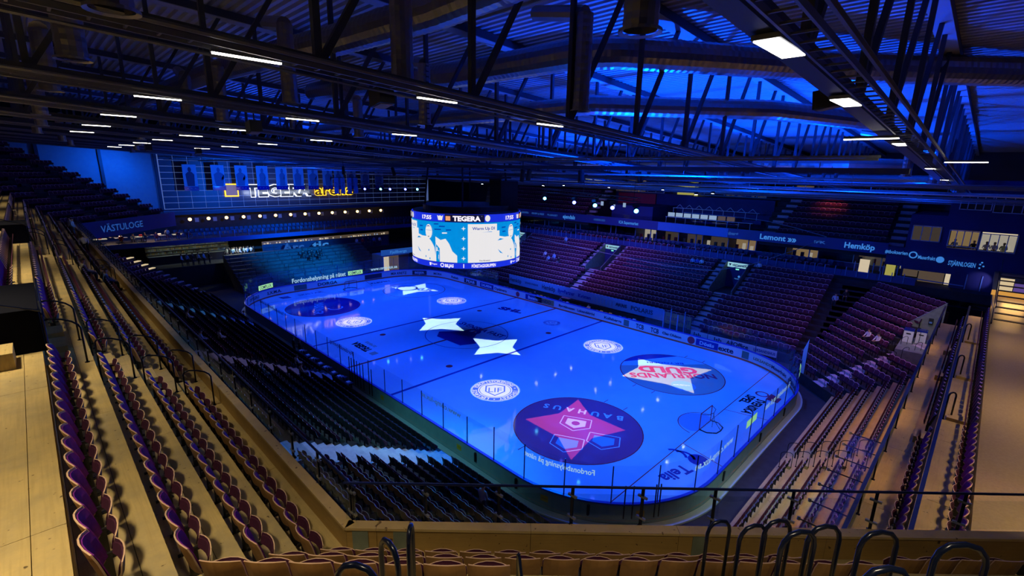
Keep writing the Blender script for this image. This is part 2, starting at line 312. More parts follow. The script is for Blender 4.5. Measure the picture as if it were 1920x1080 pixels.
def person(pose, loc, rz, shirt, trousers, label, group=None, hair='hair', cat='person'):
    if pose not in _bodies: _bodies[pose] = body_mesh(pose)
    V, F, J = _bodies[pose]
    key = ('body', pose, shirt, trousers)
    if key not in _bodies:
        me = bpy.data.meshes.new('body'); me.from_pydata(V, [], F)
        for n in ('skin', shirt, trousers, 'black'): me.materials.append(M[n])
        segs = {0: [('nk', 'hd'), ('hd', 'tp'), ('lw', 'lwp'), ('rw', 'rwp'), ('lwp', 'lwp1'), ('rwp', 'rwp1')], 1: [('pel', 'ch'), ('ch', 'nk'), ('ls', 'le'), ('le', 'lw'), ('rs', 're'), ('re', 'rw'), ('ls', 'rs')], 2: [('lh', 'lk'), ('lk', 'la'), ('rh', 'rk'), ('rk', 'ra'), ('lh', 'rh')], 3: [('la', 'lt'), ('ra', 'rt')]}
        def dist(p, a, b):
            ab = b-a; t = max(0, min(1, (p-a).dot(ab)/ab.length_squared)); return (p-a-ab*t).length
        for p in me.polygons:
            c = p.center; best = min((dist(c, J[a], J[b]), k) for k, L_ in segs.items() for a, b in L_); p.material_index = best[1]; p.use_smooth = True
        mb = MB(); tp, hd = J['tp'], J['hd']; fw = Vector((0, 1, 0))
        c = (tp*.6+hd*.4)+Vector((0, -.012, .01))
        vs_ = []; fs = []
        for i in range(5):
            a = PI/2*i/4
            for k in range(8):
                b = 2*PI*k/8; vs_.append(c+Vector((math.cos(b)*math.cos(a)*.112, math.sin(b)*math.cos(a)*.118-.012, math.sin(a)*.118-.01)))
        fs = [(i*8+k, i*8+(k+1) % 8, (i+1)*8+(k+1) % 8, (i+1)*8+k) for i in range(4) for k in range(8)]
        mb.add(vs_, fs, hair); hm = mb.mesh('hair')
        fb = MB(); fc = hd*.8+tp*.2
        fb.add([fc+Vector((-.014, .085, -.01)), fc+Vector((.014, .085, -.01)), fc+Vector((0, .122, -.022)), fc+Vector((0, .088, .03))], [(0, 1, 2), (1, 3, 2), (0, 2, 3)], 'skin')
        for s in (-1, 1):
            fb.box(tuple(fc+Vector((s*.035-.012, .088, .02))), tuple(fc+Vector((s*.035+.012, .100, .032))), 'black')
            fb.box(tuple(fc+Vector((s*.098-.01, -.01, -.02))), tuple(fc+Vector((s*.098+.01, .02, .03))), 'skin')
        fb.box(tuple(fc+Vector((-.025, .085, -.05))), tuple(fc+Vector((.025, .098, -.042))), 'paint_magenta')
        _bodies[key] = (me, hm, fb.mesh('face'))
    me, hm, fm = _bodies[key]
    t = thing('person', label, cat, loc, group); t.rotation_euler = (0, 0, rz)
    for n, m_ in (('body', me), ('hair', hm), ('face', fm)):
        o = bpy.data.objects.new(n, m_); col.objects.link(o); o.parent = t
    return t
for p_ in ('stand', 'sit', 'lean'): _bodies[p_] = body_mesh(p_)

# ================================================================== SETTING: floor, ice
mb = MB(); mb.box((-53, -47, -.5), (52, 47, -.12), 'concrete_dark'); struct('floor', mb)
RX, RY, RR = 30.0, 15.0, 7.6
def rink(s, off=0.0):
    """point on the rink edge at arc length s, pushed outwards by off; returns x, y, nx, ny"""
    a, b, q = 2*(RX-RR), 2*(RY-RR), RR*PI/2; s = s % (2*a+2*b+4*q)
    segs = [(a, 0), (q, 1), (b, 2), (q, 3), (a, 4), (q, 5), (b, 6), (q, 7)]
    for L_, k in segs:
        if s <= L_+1e-9: break
        s -= L_
    if k == 0: return -RX+RR+s, -RY-off, 0, -1
    if k == 2: return RX+off, -RY+RR+s, 1, 0
    if k == 4: return RX-RR-s, RY+off, 0, 1
    if k == 6: return -RX-off, RY-RR-s, -1, 0
    cx, cy, a0 = {1: (RX-RR, -RY+RR, -PI/2), 3: (RX-RR, RY-RR, 0), 5: (-RX+RR, RY-RR, PI/2), 7: (-RX+RR, -RY+RR, PI)}[k]
    t = a0+s/RR; return cx+(RR+off)*math.cos(t), cy+(RR+off)*math.sin(t), math.cos(t), math.sin(t)
PER = 4*(RX-RR)+4*(RY-RR)+2*PI*RR
ice = sroot('ice_sheet', 'flooded ice sheet of the rink')
mb = MB(); mb.prism([rink(PER*k/160)[:2] for k in range(160)], -.1, 0, 'ice'); obj('ice_surface', mb, ice)
def mark(name, fn, z=.004, label=None):
    mb = MB(); fn(mb, lambda u, v: (u, v, z)); o = obj(name, mb, ice)
    if label: o['label'] = label
    return o
# lines
def hw(x):   # half width of the ice at x
    d = abs(x)-(RX-RR); return RY if d <= 0 else RY-RR+math.sqrt(max(0, RR*RR-d*d))
def line(x, w_, mt):
    return lambda mb, mp: mb.poly([mp(x-w_/2, -hw(x)+.02), mp(x+w_/2, -hw(x)+.02), mp(x+w_/2, hw(x)-.02), mp(x-w_/2, hw(x)-.02)], mt)
mark('centre_line', line(0, .30, 'paint_red'), label='red centre line'); 
for x in (-7.27, 7.27): mark('blue_line', line(x, .30, 'paint_blue'))
for x in (-26.49, 26.49): mark('goal_line', line(x, .06, 'paint_red'))
FC = [(20.38, -6.89), (20.38, 6.89), (-20.38, -6.89), (-20.38, 6.89)]
for cx, cy_ in FC+[(0, 0)]:
    mark('faceoff_circle', lambda mb, mp: ring(mb, mp, 4.44, 4.52, 'paint_red' if cx else 'paint_blue', 64, cx=cx, cy=cy_), z=.008)
for sx in (-1, 1):
    for sy in (-1, 1): mark('faceoff_spot', lambda mb, mp: mb.poly(disc(mp, .32, 20, sx*5.8, sy*6.9), 'paint_red'))
    for x, y in FC:
        if x*sx > 0:
            for k in (-1, 1):
                mark('hash_mark', lambda mb, mp: (mb.poly([mp(x-.9, y+k*4.5), mp(x-.84, y+k*4.5), mp(x-.84, y+k*5.1), mp(x-.9, y+k*5.1)], 'paint_red'), mb.poly([mp(x+.84, y+k*4.5), mp(x+.9, y+k*4.5), mp(x+.9, y+k*5.1), mp(x+.84, y+k*5.1)], 'paint_red')))
    # crease and trapezoid
    g = sx*26.49
    mark('goal_crease', lambda mb, mp: mb.poly([mp(g, 1.83*0+1.2)]+[mp(g-sx*(.4+1.43*math.cos(a)) if abs(a) < 1.58 else g, 1.5*math.sin(a)) for a in [PI/2-k*PI/16 for k in range(17)]]+[mp(g, -1.2)], 'paint_crease'), z=.003, label='pale blue goal crease')
    mark('crease_line', lambda mb, mp: ring(mb, lambda u, v: mp(g-sx*u*1.0, v), 1.80, 1.86, 'paint_red', 24, -PI/2*.9, PI/2*.9), z=.006)
    for k in (-1, 1): mark('trapezoid_line', lambda mb, mp: mb.poly([mp(g, k*3.4), mp(g, k*3.46), mp(sx*29.95, k*4.3), mp(sx*29.95, k*4.24)], 'paint_red'))
# club roundels on the ice (ring of lettering round a shield)
def roundel(cx, cy_, r=1.92, lit=True):
    o = MB(); mp = lambda u, v: (cx+u*.7071-v*.7071, cy_+u*.7071+v*.7071, .006)   # reads upright from the camera corner
    mp = lambda u, v: (cx-u*.69-v*.72, cy_-u*.72+v*.69, .006)
    mp = lambda u, v: (cx+u*.70-v*.71, cy_+u*.71+v*.70, .006)
    up = lambda k: (lambda u, v: tuple(a+(0, 0, k)[i] for i, a in enumerate(mp(u, v))))
    root = MB(); ring(root, mp, r*.72, r, 'paint_bluelogo', 48); root.poly(disc(up(-.001), r*.74, 48), 'paint_white')
    ring(root, up(.001), r*.64, r*.67, 'paint_bluelogo', 40); ring(root, up(.001), r*.96, r*.985, 'paint_white', 48)
    sh = [(-.42, .40), (0, .55), (.42, .40), (.42, -.15), (0, -.55), (-.42, -.15)]
    root.poly([up(.001)(u*r, v*r) for u, v in sh], 'paint_bluelogo'); root.poly([up(.002)(u*r*.86, v*r*.86) for u, v in sh], 'paint_white')
    put_text(root, 'LIF', up(.003), r*.42, 'paint_bluelogo', width=r*.56, bold=.0)
    for word, a0, a1, inside in (('LEKSANDS IDROTTSF\u00d6RENING', 150, -210+60, True), ('ISHOCKEY', 60, 20, True)):
        pass
    txt = 'LEKSANDS IDROTTSF\u00d6RENING \u2022 ISHOCKEY \u2022 '
    for i, ch in enumerate(txt):
        if ch == ' ': continue
        a = R(250)-2*PI*i/len(txt)
        def tm(u, v, a=a): rr = r*.85+v; return up(.002)(rr*math.cos(a-u/(r*.85)), rr*math.sin(a-u/(r*.85)))
        put_text(root, ch, tm, r*.17, 'paint_white', bold=.02)
    q = obj('club_roundel', root, ice); q['label'] = 'round blue and white club emblem painted on the ice'
for cx, cy_ in ((-11.9, -7.05), (-11.9, 7.2), (3.64, 10.0), (12.3, 7.98), (12.2, -7.16)): roundel(cx, cy_, 1.02 if cy_ > 9.9 else 1.95)
# sponsors on the ice
def on_ice(root, s, cx, cy_, ang, h, mt, width=None, z=.012, bold=.02):
    a = R(ang); return put_text(root, s, lambda u, v: (cx+u*math.cos(a)-v*math.sin(a), cy_+u*math.sin(a)+v*math.cos(a), z), h, mt, width, bold)
mb = MB(); mb.poly([(20.38+4.45*math.cos(k*PI/32), -6.89+4.45*math.sin(k*PI/32), .002) for k in range(64)], 'paint_redcircle'); o = obj('circle_advert', mb, ice); o['label'] = 'large red advert circle'
mb = MB()
for i, ch in enumerate('BAUHAUS'):
    x, y = [(21.75, -3.65), (20.95, -4.05), (20.15, -4.45), (19.3, -4.9), (18.45, -5.32), (17.6, -5.75), (16.85, -6.15)][i]
    on_ice(mb, ch, x, y, 207, .62, 'paint_white', z=.012, bold=.03)
# three house outlines of the circle advert
def house(cx, cy_, k, ang, mt, z, fill=False):
    a = R(ang); P_ = [(-1, -.8), (1, -.8), (1.05, .35), (0, 1.05), (-1.05, .35)]
    q = [(cx+k*(u*math.cos(a)-v*math.sin(a)), cy_+k*(u*math.sin(a)+v*math.cos(a))) for u, v in P_]
    if fill: mb.poly([(x, y, z) for x, y in q], mt)
    else:
        for i in range(5): mb.bar((*q[i], z), (*q[(i+1) % 5], z), .07, .003, mt)
for cx, cy_, a in ((20.0, -6.6, 207), (21.2, -9.1, 207), (22.7, -7.1, 207)):
    house(cx, cy_, 1.02, a, 'paint_white', .010); house(cx, cy_, .68, a, 'paint_white' if cx < 21 else 'paint_lightblue', .009, True)
mb.poly([(20.0+.3*math.cos(k*.5), -6.6+.3*math.sin(k*.5), .013) for k in range(12)], 'paint_redcircle')
obj('advert_lettering', mb, ice)
mb = MB(); mb.poly([(20.38+4.45*math.cos(R(205)+k*PI*1.27/40), 6.89+4.45*math.sin(R(205)+k*PI*1.27/40), .002) for k in range(41)], 'paint_grey')
mb.poly([(20.38+4.45*math.cos(R(110)+k*PI*.45/20), 6.89+4.45*math.sin(R(110)+k*PI*.45/20), .0025) for k in range(21)], 'paint_blue')
obj('circle_advert', mb, ice)['label'] = 'large pale yellow advert circle'
mb = MB(); on_ice(mb, 'NORRLANDS', 20.8, 6.35, 224.5, .95, 'paint_magenta', 7.6, bold=.03); on_ice(mb, 'GULD', 19.85, 7.25, 221, 1.25, 'paint_magenta', 5.3, bold=.05)
on_ice(mb, 'BRYGGERI', 18.9, 8.6, 222, .35, 'paint_blue', 3.4)
ring(mb, lambda u, v: (22.4+u, 5.1+v, .011), .0, 1.0, 'paint_lightblue', 24); [mb.bar((21.9+.2*k, 4.9+.2*k, .014), (22.6+.2*k, 5.3+.2*k, .014), .1, .002, 'paint_white') for k in (-1, 0, 1)]
obj('advert_lettering', mb, ice)
mb = MB(); mb.poly([(-20.38+4.45*math.cos(k*PI/32), -6.89+4.45*math.sin(k*PI/32), .002) for k in range(64)], 'paint_navy'); obj('circle_advert', mb, ice)['label'] = 'far navy advert circle'
mb = MB(); on_ice(mb, 'MASKINGR.', -19.9, -7.7, -24, 1.1, 'paint_lightblue', 5.6); ring(mb, lambda u, v: (-18.9+u, -6.0+v, .012), .75, .95, 'paint_lightblue', 20, -2, 1.6); obj('advert_lettering', mb, ice)
mb = MB(); ring(mb, lambda u, v: (-21.9+u, 6.6+v, .012), 1.3, 1.6, 'paint_bluelogo', 32); on_ice(mb, 'XLR', -19.7, 8.0, 34, 1.3, 'paint_bluelogo', 3.2, bold=.05); obj('advert_lettering', mb, ice)
mb = MB(); mb.poly([(x, y, .007) for x, y in [(-2.6, -1.8), (-1.5, -2.9), (2.3, -2.8), (3.0, -1.2), (1.6, -.5), (.6, 1.1), (-.9, .6)]], 'paint_navy'); ring(mb, lambda u, v: (-.1+u, .9+v, .01), .45, .95, 'paint_navy', 24, -.9, 4.2)
put_text(mb, 'SVENSKA FAST', lambda u, v: (u*.995-v*.09, 2.15+u*.045+v*.99, .01), .85, 'paint_navy', 6.9, .03); obj('centre_advert', mb, ice)['label'] = 'dark house shaped centre ice advert'
mb = MB(); on_ice(mb, 'SVENSKA', 27.9, 5.6, -92, .62, 'paint_black', 3.3, bold=.04); on_ice(mb, 'SPEL', 27.1, 6.55, -92, .62, 'paint_black', 1.9, bold=.04)
mb.poly([(x, y, .011) for x, y in [(28.1, 7.6), (28.1, 9.0), (29.0, 8.6), (29.0, 7.6)]], 'paint_magenta'); ring(mb, lambda u, v: (27.6+u, 8.4+v, .012), .38, .52, 'paint_magenta', 20); obj('ice_advert', mb, ice)
mb = MB(); on_ice(mb, 'Telia', 27.75, -6.9, -102, .8, 'paint_blue', 2.3, bold=.03)
mb.poly([(28.05+.62*math.cos(k*.26), -4.55+.62*math.sin(k*.26), .011) for k in range(24)], 'paint_blue')
for q in (.35, .8): ring(mb, lambda u, v: (27.6-q+u, -4.9-q*.4+v, .011), .62, .80, 'paint_blue', 14, .5, 2.6)
obj('ice_advert', mb, ice)
mb = MB(); on_ice(mb, 'TEGERA', -4.0, -10.35, 180, .75, 'paint_black', 3.1, bold=.05); on_ice(mb, 'arena', -4.0, -9.4, 180, .5, 'paint_grey', 2.0); mb.poly([(-1.95, -10.7, .01), (-1.2, -10.7, .01), (-1.2, -10.0, .01), (-1.95, -10.0, .01)], 'paint_grey'); obj('ice_advert', mb, ice)
mb = MB(); on_ice(mb, 'SHL', -3.4, 10.2, 12, 1.1, 'paint_navy', 3.6, bold=.06); obj('ice_advert', mb, ice)
mb = MB(); mb.poly([(-28.6, -9.5, .01), (-27.4, -9.3, .01), (-27.3, -8.2, .01), (-28.5, -8.3, .01)], 'paint_navy'); on_ice(mb, 'SKISTAR', -27.9, -5.4, 88, .7, 'paint_bluelogo', 3.4); obj('ice_advert', mb, ice)
mb = MB(); on_ice(mb, 'KLEVEN', -27.9, 5.6, 88, .7, 'paint_navy', 3.2); obj('ice_advert', mb, ice)

# ================================================================== rink boards
NP = 70; boards = thing('rink_boards', 'white dasher boards with blue cap and clear panes round the ice', 'rink boards', (0, 0, 0))
def seg_pts(i, n=4): return [PER*(i+k/n)/NP for k in range(n+1)]
def bench_gap(s):
    x, y, _, _ = rink(s); return y > 14 and -11.5 < x < 13.5
kick = MB(); cap = MB(); ledge = MB()
for i in range(NP):
    ss = seg_pts(i); mb = MB()
    def wall(mb, o0, o1, z0, z1, m_in, m_out, top=None):
        A = [rink(s, o0)[:2] for s in ss]; B = [rink(s, o1)[:2] for s in ss]; n = len(A)
        mb.add([(x, y, z0) for x, y in A]+[(x, y, z1) for x, y in A], [(k, k+1, n+k+1, n+k) for k in range(n-1)], m_in)
        mb.add([(x, y, z0) for x, y in B]+[(x, y, z1) for x, y in B], [(k+1, k, n+k, n+k+1) for k in range(n-1)], m_out)
        mb.add([(x, y, z1) for x, y in A]+[(x, y, z1) for x, y in B], [(k, k+1, n+k+1, n+k) for k in range(n-1)], top or m_in)
        mb.add([(x, y, z0) for x, y in (A[0], B[0])]+[(x, y, z1) for x, y in (A[0], B[0])], [(0, 1, 3, 2)], m_out); mb.add([(x, y, z0) for x, y in (A[-1], B[-1])]+[(x, y, z1) for x, y in (A[-1], B[-1])], [(0, 1, 3, 2)], m_out)
    wall(mb, .01, .12, 0, 1.07, 'board_white', 'board_back'); obj('board_panel', mb, boards)
    wall(kick, 0, .13, 0.0, .17, 'kick', 'board_back'); wall(cap, -.02, .15, 1.07, 1.16, 'board_cap', 'board_cap')
    wall(ledge, .13, .55, -.12, -.02, 'ledge', 'ledge')
    if not bench_gap((ss[0]+ss[-1])/2):
        x, y, nx, ny = rink((ss[0]+ss[-1])/2); zt = 3.3 if abs(x) > 21 else 3.0
        g = MB(); A = [rink(s, .06)[:2] for s in ss]; n = len(A)
        g.add([(a, b, 1.16) for a, b in A]+[(a, b, zt) for a, b in A], [(k, k+1, n+k+1, n+k) for k in range(n-1)], 'rink_glass'); obj('glass_pane', g, boards)
        p = MB(); x, y, nx, ny = rink(ss[0], .07); p.bar((x, y, 1.1), (x, y, zt-.05), .045, .045, 'rail_blue'); obj('glass_post', p, boards)
obj('kick_strip', kick, boards)['label'] = 'orange red kick strip'; obj('board_cap', cap, boards)['label'] = 'blue top rail'; obj('base_ledge', ledge, boards)
def board_map(s0, z0, off=-.005):   # text on the inner face of the boards: read from inside
    def mp(u, v): x, y, _, _ = rink(s0-u, off); return (x, y, z0+v)
    return mp
def s_at(x, y): return min((PER*k/2000 for k in range(2000)), key=lambda s: (rink(s)[0]-x)**2+(rink(s)[1]-y)**2)
def board_text(s, x, y, h=.42, width=None, mt='print_dark', back=None, bw=None):
    s0 = s_at(x, y); mb = MB()
    if back:
        A = [board_map(s0, .6, -.003)(bw*(k/6-.5), -.36) for k in range(7)]; B = [board_map(s0, .6, -.003)(bw*(k/6-.5), .36) for k in range(7)]
        mb.add(A+B, [(k, k+1, 8+k, 7+k) for k in range(6)], back)
    if s: put_text(mb, s, board_map(s0, .6, -.007), h, mt, width, .03)
    obj('board_advert', mb, boards)
for a in (('OPTILEKS', -27.6, -12.7, .34, 2.4), ('S.X.M.A.', -29.4, -9.5, .38, 2.2), ('DORGA', -30, -1.9, .42, 3.0), ('MIA KRETZ', -30, 10.2, .38, 2.6)): board_text(*a)
board_text('', -30, -5.9, back='print_green', bw=1.8); board_text('', -29.7, -9.0+.2, back='print_dark', bw=.01); board_text('', -30, 5.6, back='print_dark', bw=3.0)
board_text('BEIJER', -27.8, 12.9, .34, 1.6, 'print_white', 'print_dark', 2.4); board_text('MORA', -25, 14.7, .34, 1.6); board_text('Rekab', -21, 15, .36, 1.8)
board_text('PEAB', -17.2, 15, .4, 2, 'print_white', 'print_dark', 3); board_text('DALARNA', -13.4, 15, .36, 2.3, 'print_white', 'print_navy' if 'print_navy' in M else 'paint_navy', 3)
board_text('Optimera', -10.4, 15, .34, 2.6); board_text('Bonnier', 1-4.9, 15, .42, 2, 'print_white', 'paint_navy', 3.0); board_text('RONDO', -2.0, 15, .36, 2.4, 'print_dark', 'print_gold', 3.4)
board_text('Byggklossen', 1.9, 15, .3, 2.6); board_text('Leksandsbr\u00f6d', 4.9, 15, .3, 2.6); board_text('Kullsbergs', 8.8, 15, .3, 2.4); board_text('', 10.6, 15, back='print_green', bw=.7)
board_text('TCB', 12.4, 15, .5, 1.0); board_text('TCB', 14.2, 15, .5, 1.0); board_text('Clas Ohlson', 16.2, 15, .28, 2.2)
board_text('D\u00f6s\u00e4s', 20.1, 15, .36, 1.5, 'print_white', 'paint_navy', 2.3); board_text('exte', 22.0, 15, .5, 1.5)
board_text('', 23.9, 14.9, back='print_green', bw=.7)
board_text('LEKSANDS', 25.6, 14.3, .26, 2.0, 'print_gold'); board_text('Maserfrakt', 27.5, 13.1, .3, 2.2); board_text('Bauer', 29.1, 10.8, .5, 2.2)
mb = MB(); mb.poly(disc(board_map(s_at(-6.9, 15), .6, -.006), .36, 20), 'print_red'); mb.poly(disc(board_map(s_at(18.4, 15), .6, -.006), .4, 20), 'print_red'); obj('board_roundel', mb, boards)
for x, y in ((8.9, 0), (15.2, 0), (26.2, 0), (28.6, 0)): pass
# yellow notices and latches on the outside of the near boards
def out_map(s0, z0):
    def mp(u, v): x, y, _, _ = rink(s0+u, .128); return (x, y, z0+v)
    return mp
for x, y in ((8.2, -15), (17.4, -15), (24.2, -14.6), (28, -11.9)):
    mb = MB(); mp = out_map(s_at(x, y), .58); mb.poly([mp(-.22, -.18), mp(.22, -.18), mp(.22, .18), mp(-.22, .18)], 'yellow_sign'); put_text(mb, 'VARNING', mp, .07, 'print_dark', .34); obj('warning_notice', mb, boards)['label'] = 'small yellow warning notice'
for x, y in ((19, -15), (22.4, -14.9), (26.2, -13.6), (29.9, -6), (30, 0), (30, 5)):
    mb = MB(); mp = out_map(s_at(x, y), .6); x1, y1, nx, ny = rink(s_at(x, y), .13); mb.bar((x1, y1, .35), (x1+nx*.02, y1+ny*.02, .95), .16, .10, 'black'); obj('gate_latch', mb, boards)
# lit advert lettering on the end glass (read from the ice, mirrored from the camera side)
def glass_text(s, x, y, z, h, width, mt='led_text', back=None):
    s0 = s_at(x, y); mp = lambda u, v: (*rink(s0-u, .05)[:2], z+v); mb = MB()
    if back:
        A = [mp(width*.6*(k/4-.5)*2, -h*.75) for k in range(5)]; B = [mp(width*.6*(k/4-.5)*2, h*.75) for k in range(5)]; mb.add(A+B, [(k, k+1, 6+k, 5+k) for k in range(4)], back); mp2 = lambda u, v: (*rink(s0-u, .035)[:2], z+v); put_text(mb, s, mp2, h, mt, width, .02)
    else: put_text(mb, s, mp, h, mt, width, .02)
    obj('glass_lettering', mb, boards)
glass_text('Fordonsbelysning p\u00e5 n\u00e4tet', -30, -3.0, 1.65, .62, 8.0); glass_text('COMPLUX', -28.9, -10.6, 1.6, .42, 2.0, 'print_dark', 'led_green'); glass_text('COMPLUX', -30, 2.6, 1.62, .42, 2.0, 'print_dark', 'led_green'); glass_text('www.comp-lux.se', -30, 8.1-.6, 1.75, .5, 4.6)
glass_text('Fordonsbelysning p\u00e5 n\u00e4tet', 24.8, -14.6, 2.75, .30, 3.9); glass_text('www.comp-lux.se', 15.4, -15, 2.75, .36, 4.2, 'frame_white'); glass_text('Fordonsbelysning', 1.6, -15, 2.75, .34, 4.2, 'frame_white')
glass_text('www.comp-lux.se', 29.9, -7.2, 2.6, .42, 4.4); glass_text('COMPLUX', 30, -2.0, 2.6, .34, 1.5, 'print_dark', 'led_green'); glass_text('Fordonsbelysning p\u00e5 n\u00e4tet', 30, 3.0, 2.6, .42, 5.4); glass_text('COMPLUX', 29.6, 9.1, 2.6, .34, 1.6, 'print_dark', 'led_green')
glass_text('Fordonsbelysning p\u00e5 n\u00e4tet', -14.5, -15, 2.75, .34, 7, 'frame_white'); glass_text('COMPLUX', -22, -15, 2.75, .3, 2.0, 'frame_white')
# double gate posts on the near corner and the left side
for pts in (((27.0, -12.0), (27.25, -11.8), (28.0, -11.1), (28.2, -10.9)),):
    for x, y in pts:
        sx_, sy_, nx, ny = rink(s_at(x, y), .12); mb = MB(); mb.bar((sx_, sy_, .3), (sx_, sy_, 2.2), .05, .05, 'black'); obj('gate_post', mb, boards)
for x in (3.2, 3.6, 4.1, 4.5, 5.0, 5.5, 6.4, 6.8): mb = MB(); mb.bar((x, -15.16, .2), (x, -15.16, 2.4), .05, .05, 'rail_navy'); obj('gate_post', mb, boards)

# goals
def goal(x0, s, label):
    t = thing('ice_hockey_goal', label, 'goal', (x0, 0, 0))
    mb = MB(); mb.tube([(x0, -.93, 0), (x0, -.93, 1.22), (x0, .93, 1.22), (x0, .93, 0)], .035, 'paint_red', 8); obj('goal_frame', mb, t)
    mb = MB(); mb.tube([(x0, -.93, .03), (x0+s*.55, -.98, .03), (x0+s*1.05, -.55, .03), (x0+s*1.12, 0, .03), (x0+s*1.05, .55, .03), (x0+s*.55, .98, .03), (x0, .93, .03)], .04, 'black', 6)
    mb.tube([(x0, -.93, 1.2), (x0+s*.4, -.6, 1.18), (x0+s*.52, 0, 1.17), (x0+s*.4, .6, 1.18), (x0, .93, 1.2)], .02, 'black', 5); mb.tube([(x0+s*.5, 0, 1.17), (x0+s*.62, 0, .6), (x0+s*1.12, 0, .03)], .02, 'black', 5); mb.tube([(x0+s*.5, 0, .05), (x0+s*.5, 0, 1.15)], .018, 'black', 5); obj('base_frame', mb, t)
    mb = MB(); n = 11; top = [(x0, -.93, 1.2), (x0+s*.4, -.6, 1.18), (x0+s*.52, 0, 1.17), (x0+s*.4, .6, 1.18), (x0, .93, 1.2)]; bot = [(x0, -.93, .03), (x0+s*.9, -.8, .03), (x0+s*1.12, 0, .03), (x0+s*.9, .8, .03), (x0, .93, .03)]
    def ip(P_, t_): k = min(int(t_*4), 3); q = t_*4-k; return [P_[k][i]*(1-q)+P_[k+1][i]*q for i in range(3)]
    for k in range(29): mb.bar(ip(top, k/28), ip(bot, k/28), .006, .006, 'frame_white')
    for j in range(1, 9):
        P_ = [tuple(ip(top, k/14)[i]*(1-j/9)+ip(bot, k/14)[i]*j/9 for i in range(3)) for k in range(15)]
        for k in range(14): mb.bar(P_[k], P_[k+1], .006, .006, 'frame_white')
    obj('net', mb, t)
goal(26.49, 1, 'ice hockey goal with dark frame on the near goal line'); goal(-26.49, -1, 'small ice hockey goal at the far end of the rink')

# star and disc projectors: real lamps behind cut metal plates
def gobo(name, lamp, pts, power, colr, label):
    lx, ly, lz = lamp; cx = sum(p[0] for p in pts)/len(pts); cy_ = sum(p[1] for p in pts)/len(pts)
    aim = Vector((cx, cy_, 0)); L0 = Vector(lamp); d = (aim-L0).normalized()
    rad = max((Vector((p[0], p[1], 0))-L0).angle(aim-L0) for p in pts)
    o = spot(name, lamp, aim, power, colr, math.degrees(rad)*2+10, 0, 0)
    D = .5; P0 = L0+d*D
    def hit(p): q = (Vector((p[0], p[1], 0))-L0).normalized(); return L0+q*(D/q.dot(d))
    H = [hit(p) for p in pts]; t = thing('gobo_projector', label, 'projector', lamp, 'star and disc projectors under the roof')
    Rr = math.tan(rad+R(9))*D; ux = d.orthogonal().normalized(); uy = d.cross(ux)
    mb = MB(); n = len(H); c = P0; outer = []
    for h in H:
        v = h-c; outer.append(c+v.normalized()*Rr*1.35)
    mb.add(H+outer, [(k, (k+1) % n, n+(k+1) % n, n+k) for k in range(n)], 'black'); obj('gobo_plate', mb, t)
    mb = MB(); N = 16; a = [L0-d*.3+(ux*math.cos(2*PI*k/N)+uy*math.sin(2*PI*k/N))*(Rr+.02) for k in range(N)]; b = [p+d*.85 for p in a]
    mb.add(a+b+[L0-d*.3], [(k, (k+1) % N, N+(k+1) % N, N+k) for k in range(N)]+[(k, (k+1) % N, 2*N) for k in range(N)], 'black'); obj('housing', mb, t)
    mb = MB(); mb.tube([L0-d*.2, L0+Vector((0, 0, 2.2))], .03, 'black', 6); obj('hanger', mb, t)
GW = (1.0, .86, .66)
gobo('star_projector_lamp', (17.0, -3.5, 17.2), [(17.13, -8.79), (18.26, -6.33), (17.87, -3.51), (20.0, -4.85), (22.95, -4.8), (21.97, -7.36), (22.56, -10.38), (20.33, -8.94)], 10500, (1.0, .42, .34), 'black projector throwing a star on the near red circle')
gobo('star_projector_lamp', (17.5, 3.5, 17.2), [(17.73, 2.95), (17.68, 5.81), (16.49, 7.73), (18.77, 8.11), (22.67, 10.37), (22.11, 7.03), (23.68, 4.39), (21.21, 4.32)], 19000, (1.0, .92, .35), 'black projector throwing a star on the near yellow circle')
gobo('star_projector_lamp', (-10.5, -2, 17.2), [(-8.07, -.24), (-5.94, -1.23), (-4.33, -3.25), (-3.16, -1.01), (-.95, .45), (-3.53, 1.24), (-4.96, 3.13), (-6.16, 1.11)], 24000, GW, 'black projector throwing a star left of centre ice')
gobo('star_projector_lamp', (10.5, -2, 17.2), [(1.52, -.43), (4.01, -1.61), (5.2, -3.43), (6.34, -1.33), (8.28, -.13), (6.22, .83), (4.89, 2.92), (3.76, .97)], 24000, GW, 'black projector throwing a star right of centre ice')
gobo('star_projector_lamp', (-18, 5, 17.2), [(-23.68, 5.13), (-21.24, 5.43), (-18.77, 3.92), (-19.06, 6.75), (-17.57, 9.15), (-20.43, 8.95), (-22.77, 10.57), (-22.37, 7.55)], 21000, GW, 'black projector throwing a star on the far circle')
for x, y, p in ((-11.9, -7.05, 12500), (-11.9, 7.2, 11500), (12.3, 7.98, 13000), (12.2, -7.16, 12500)):
    lx = x*1.15; gobo('disc_projector_lamp', (lx, y*.9, 17.2), [(x+2.02*math.cos(k*PI/14), y+2.02*math.sin(k*PI/14)) for k in range(28)], p, (1.0, .86, .95), 'black projector lighting one of the ice emblems')

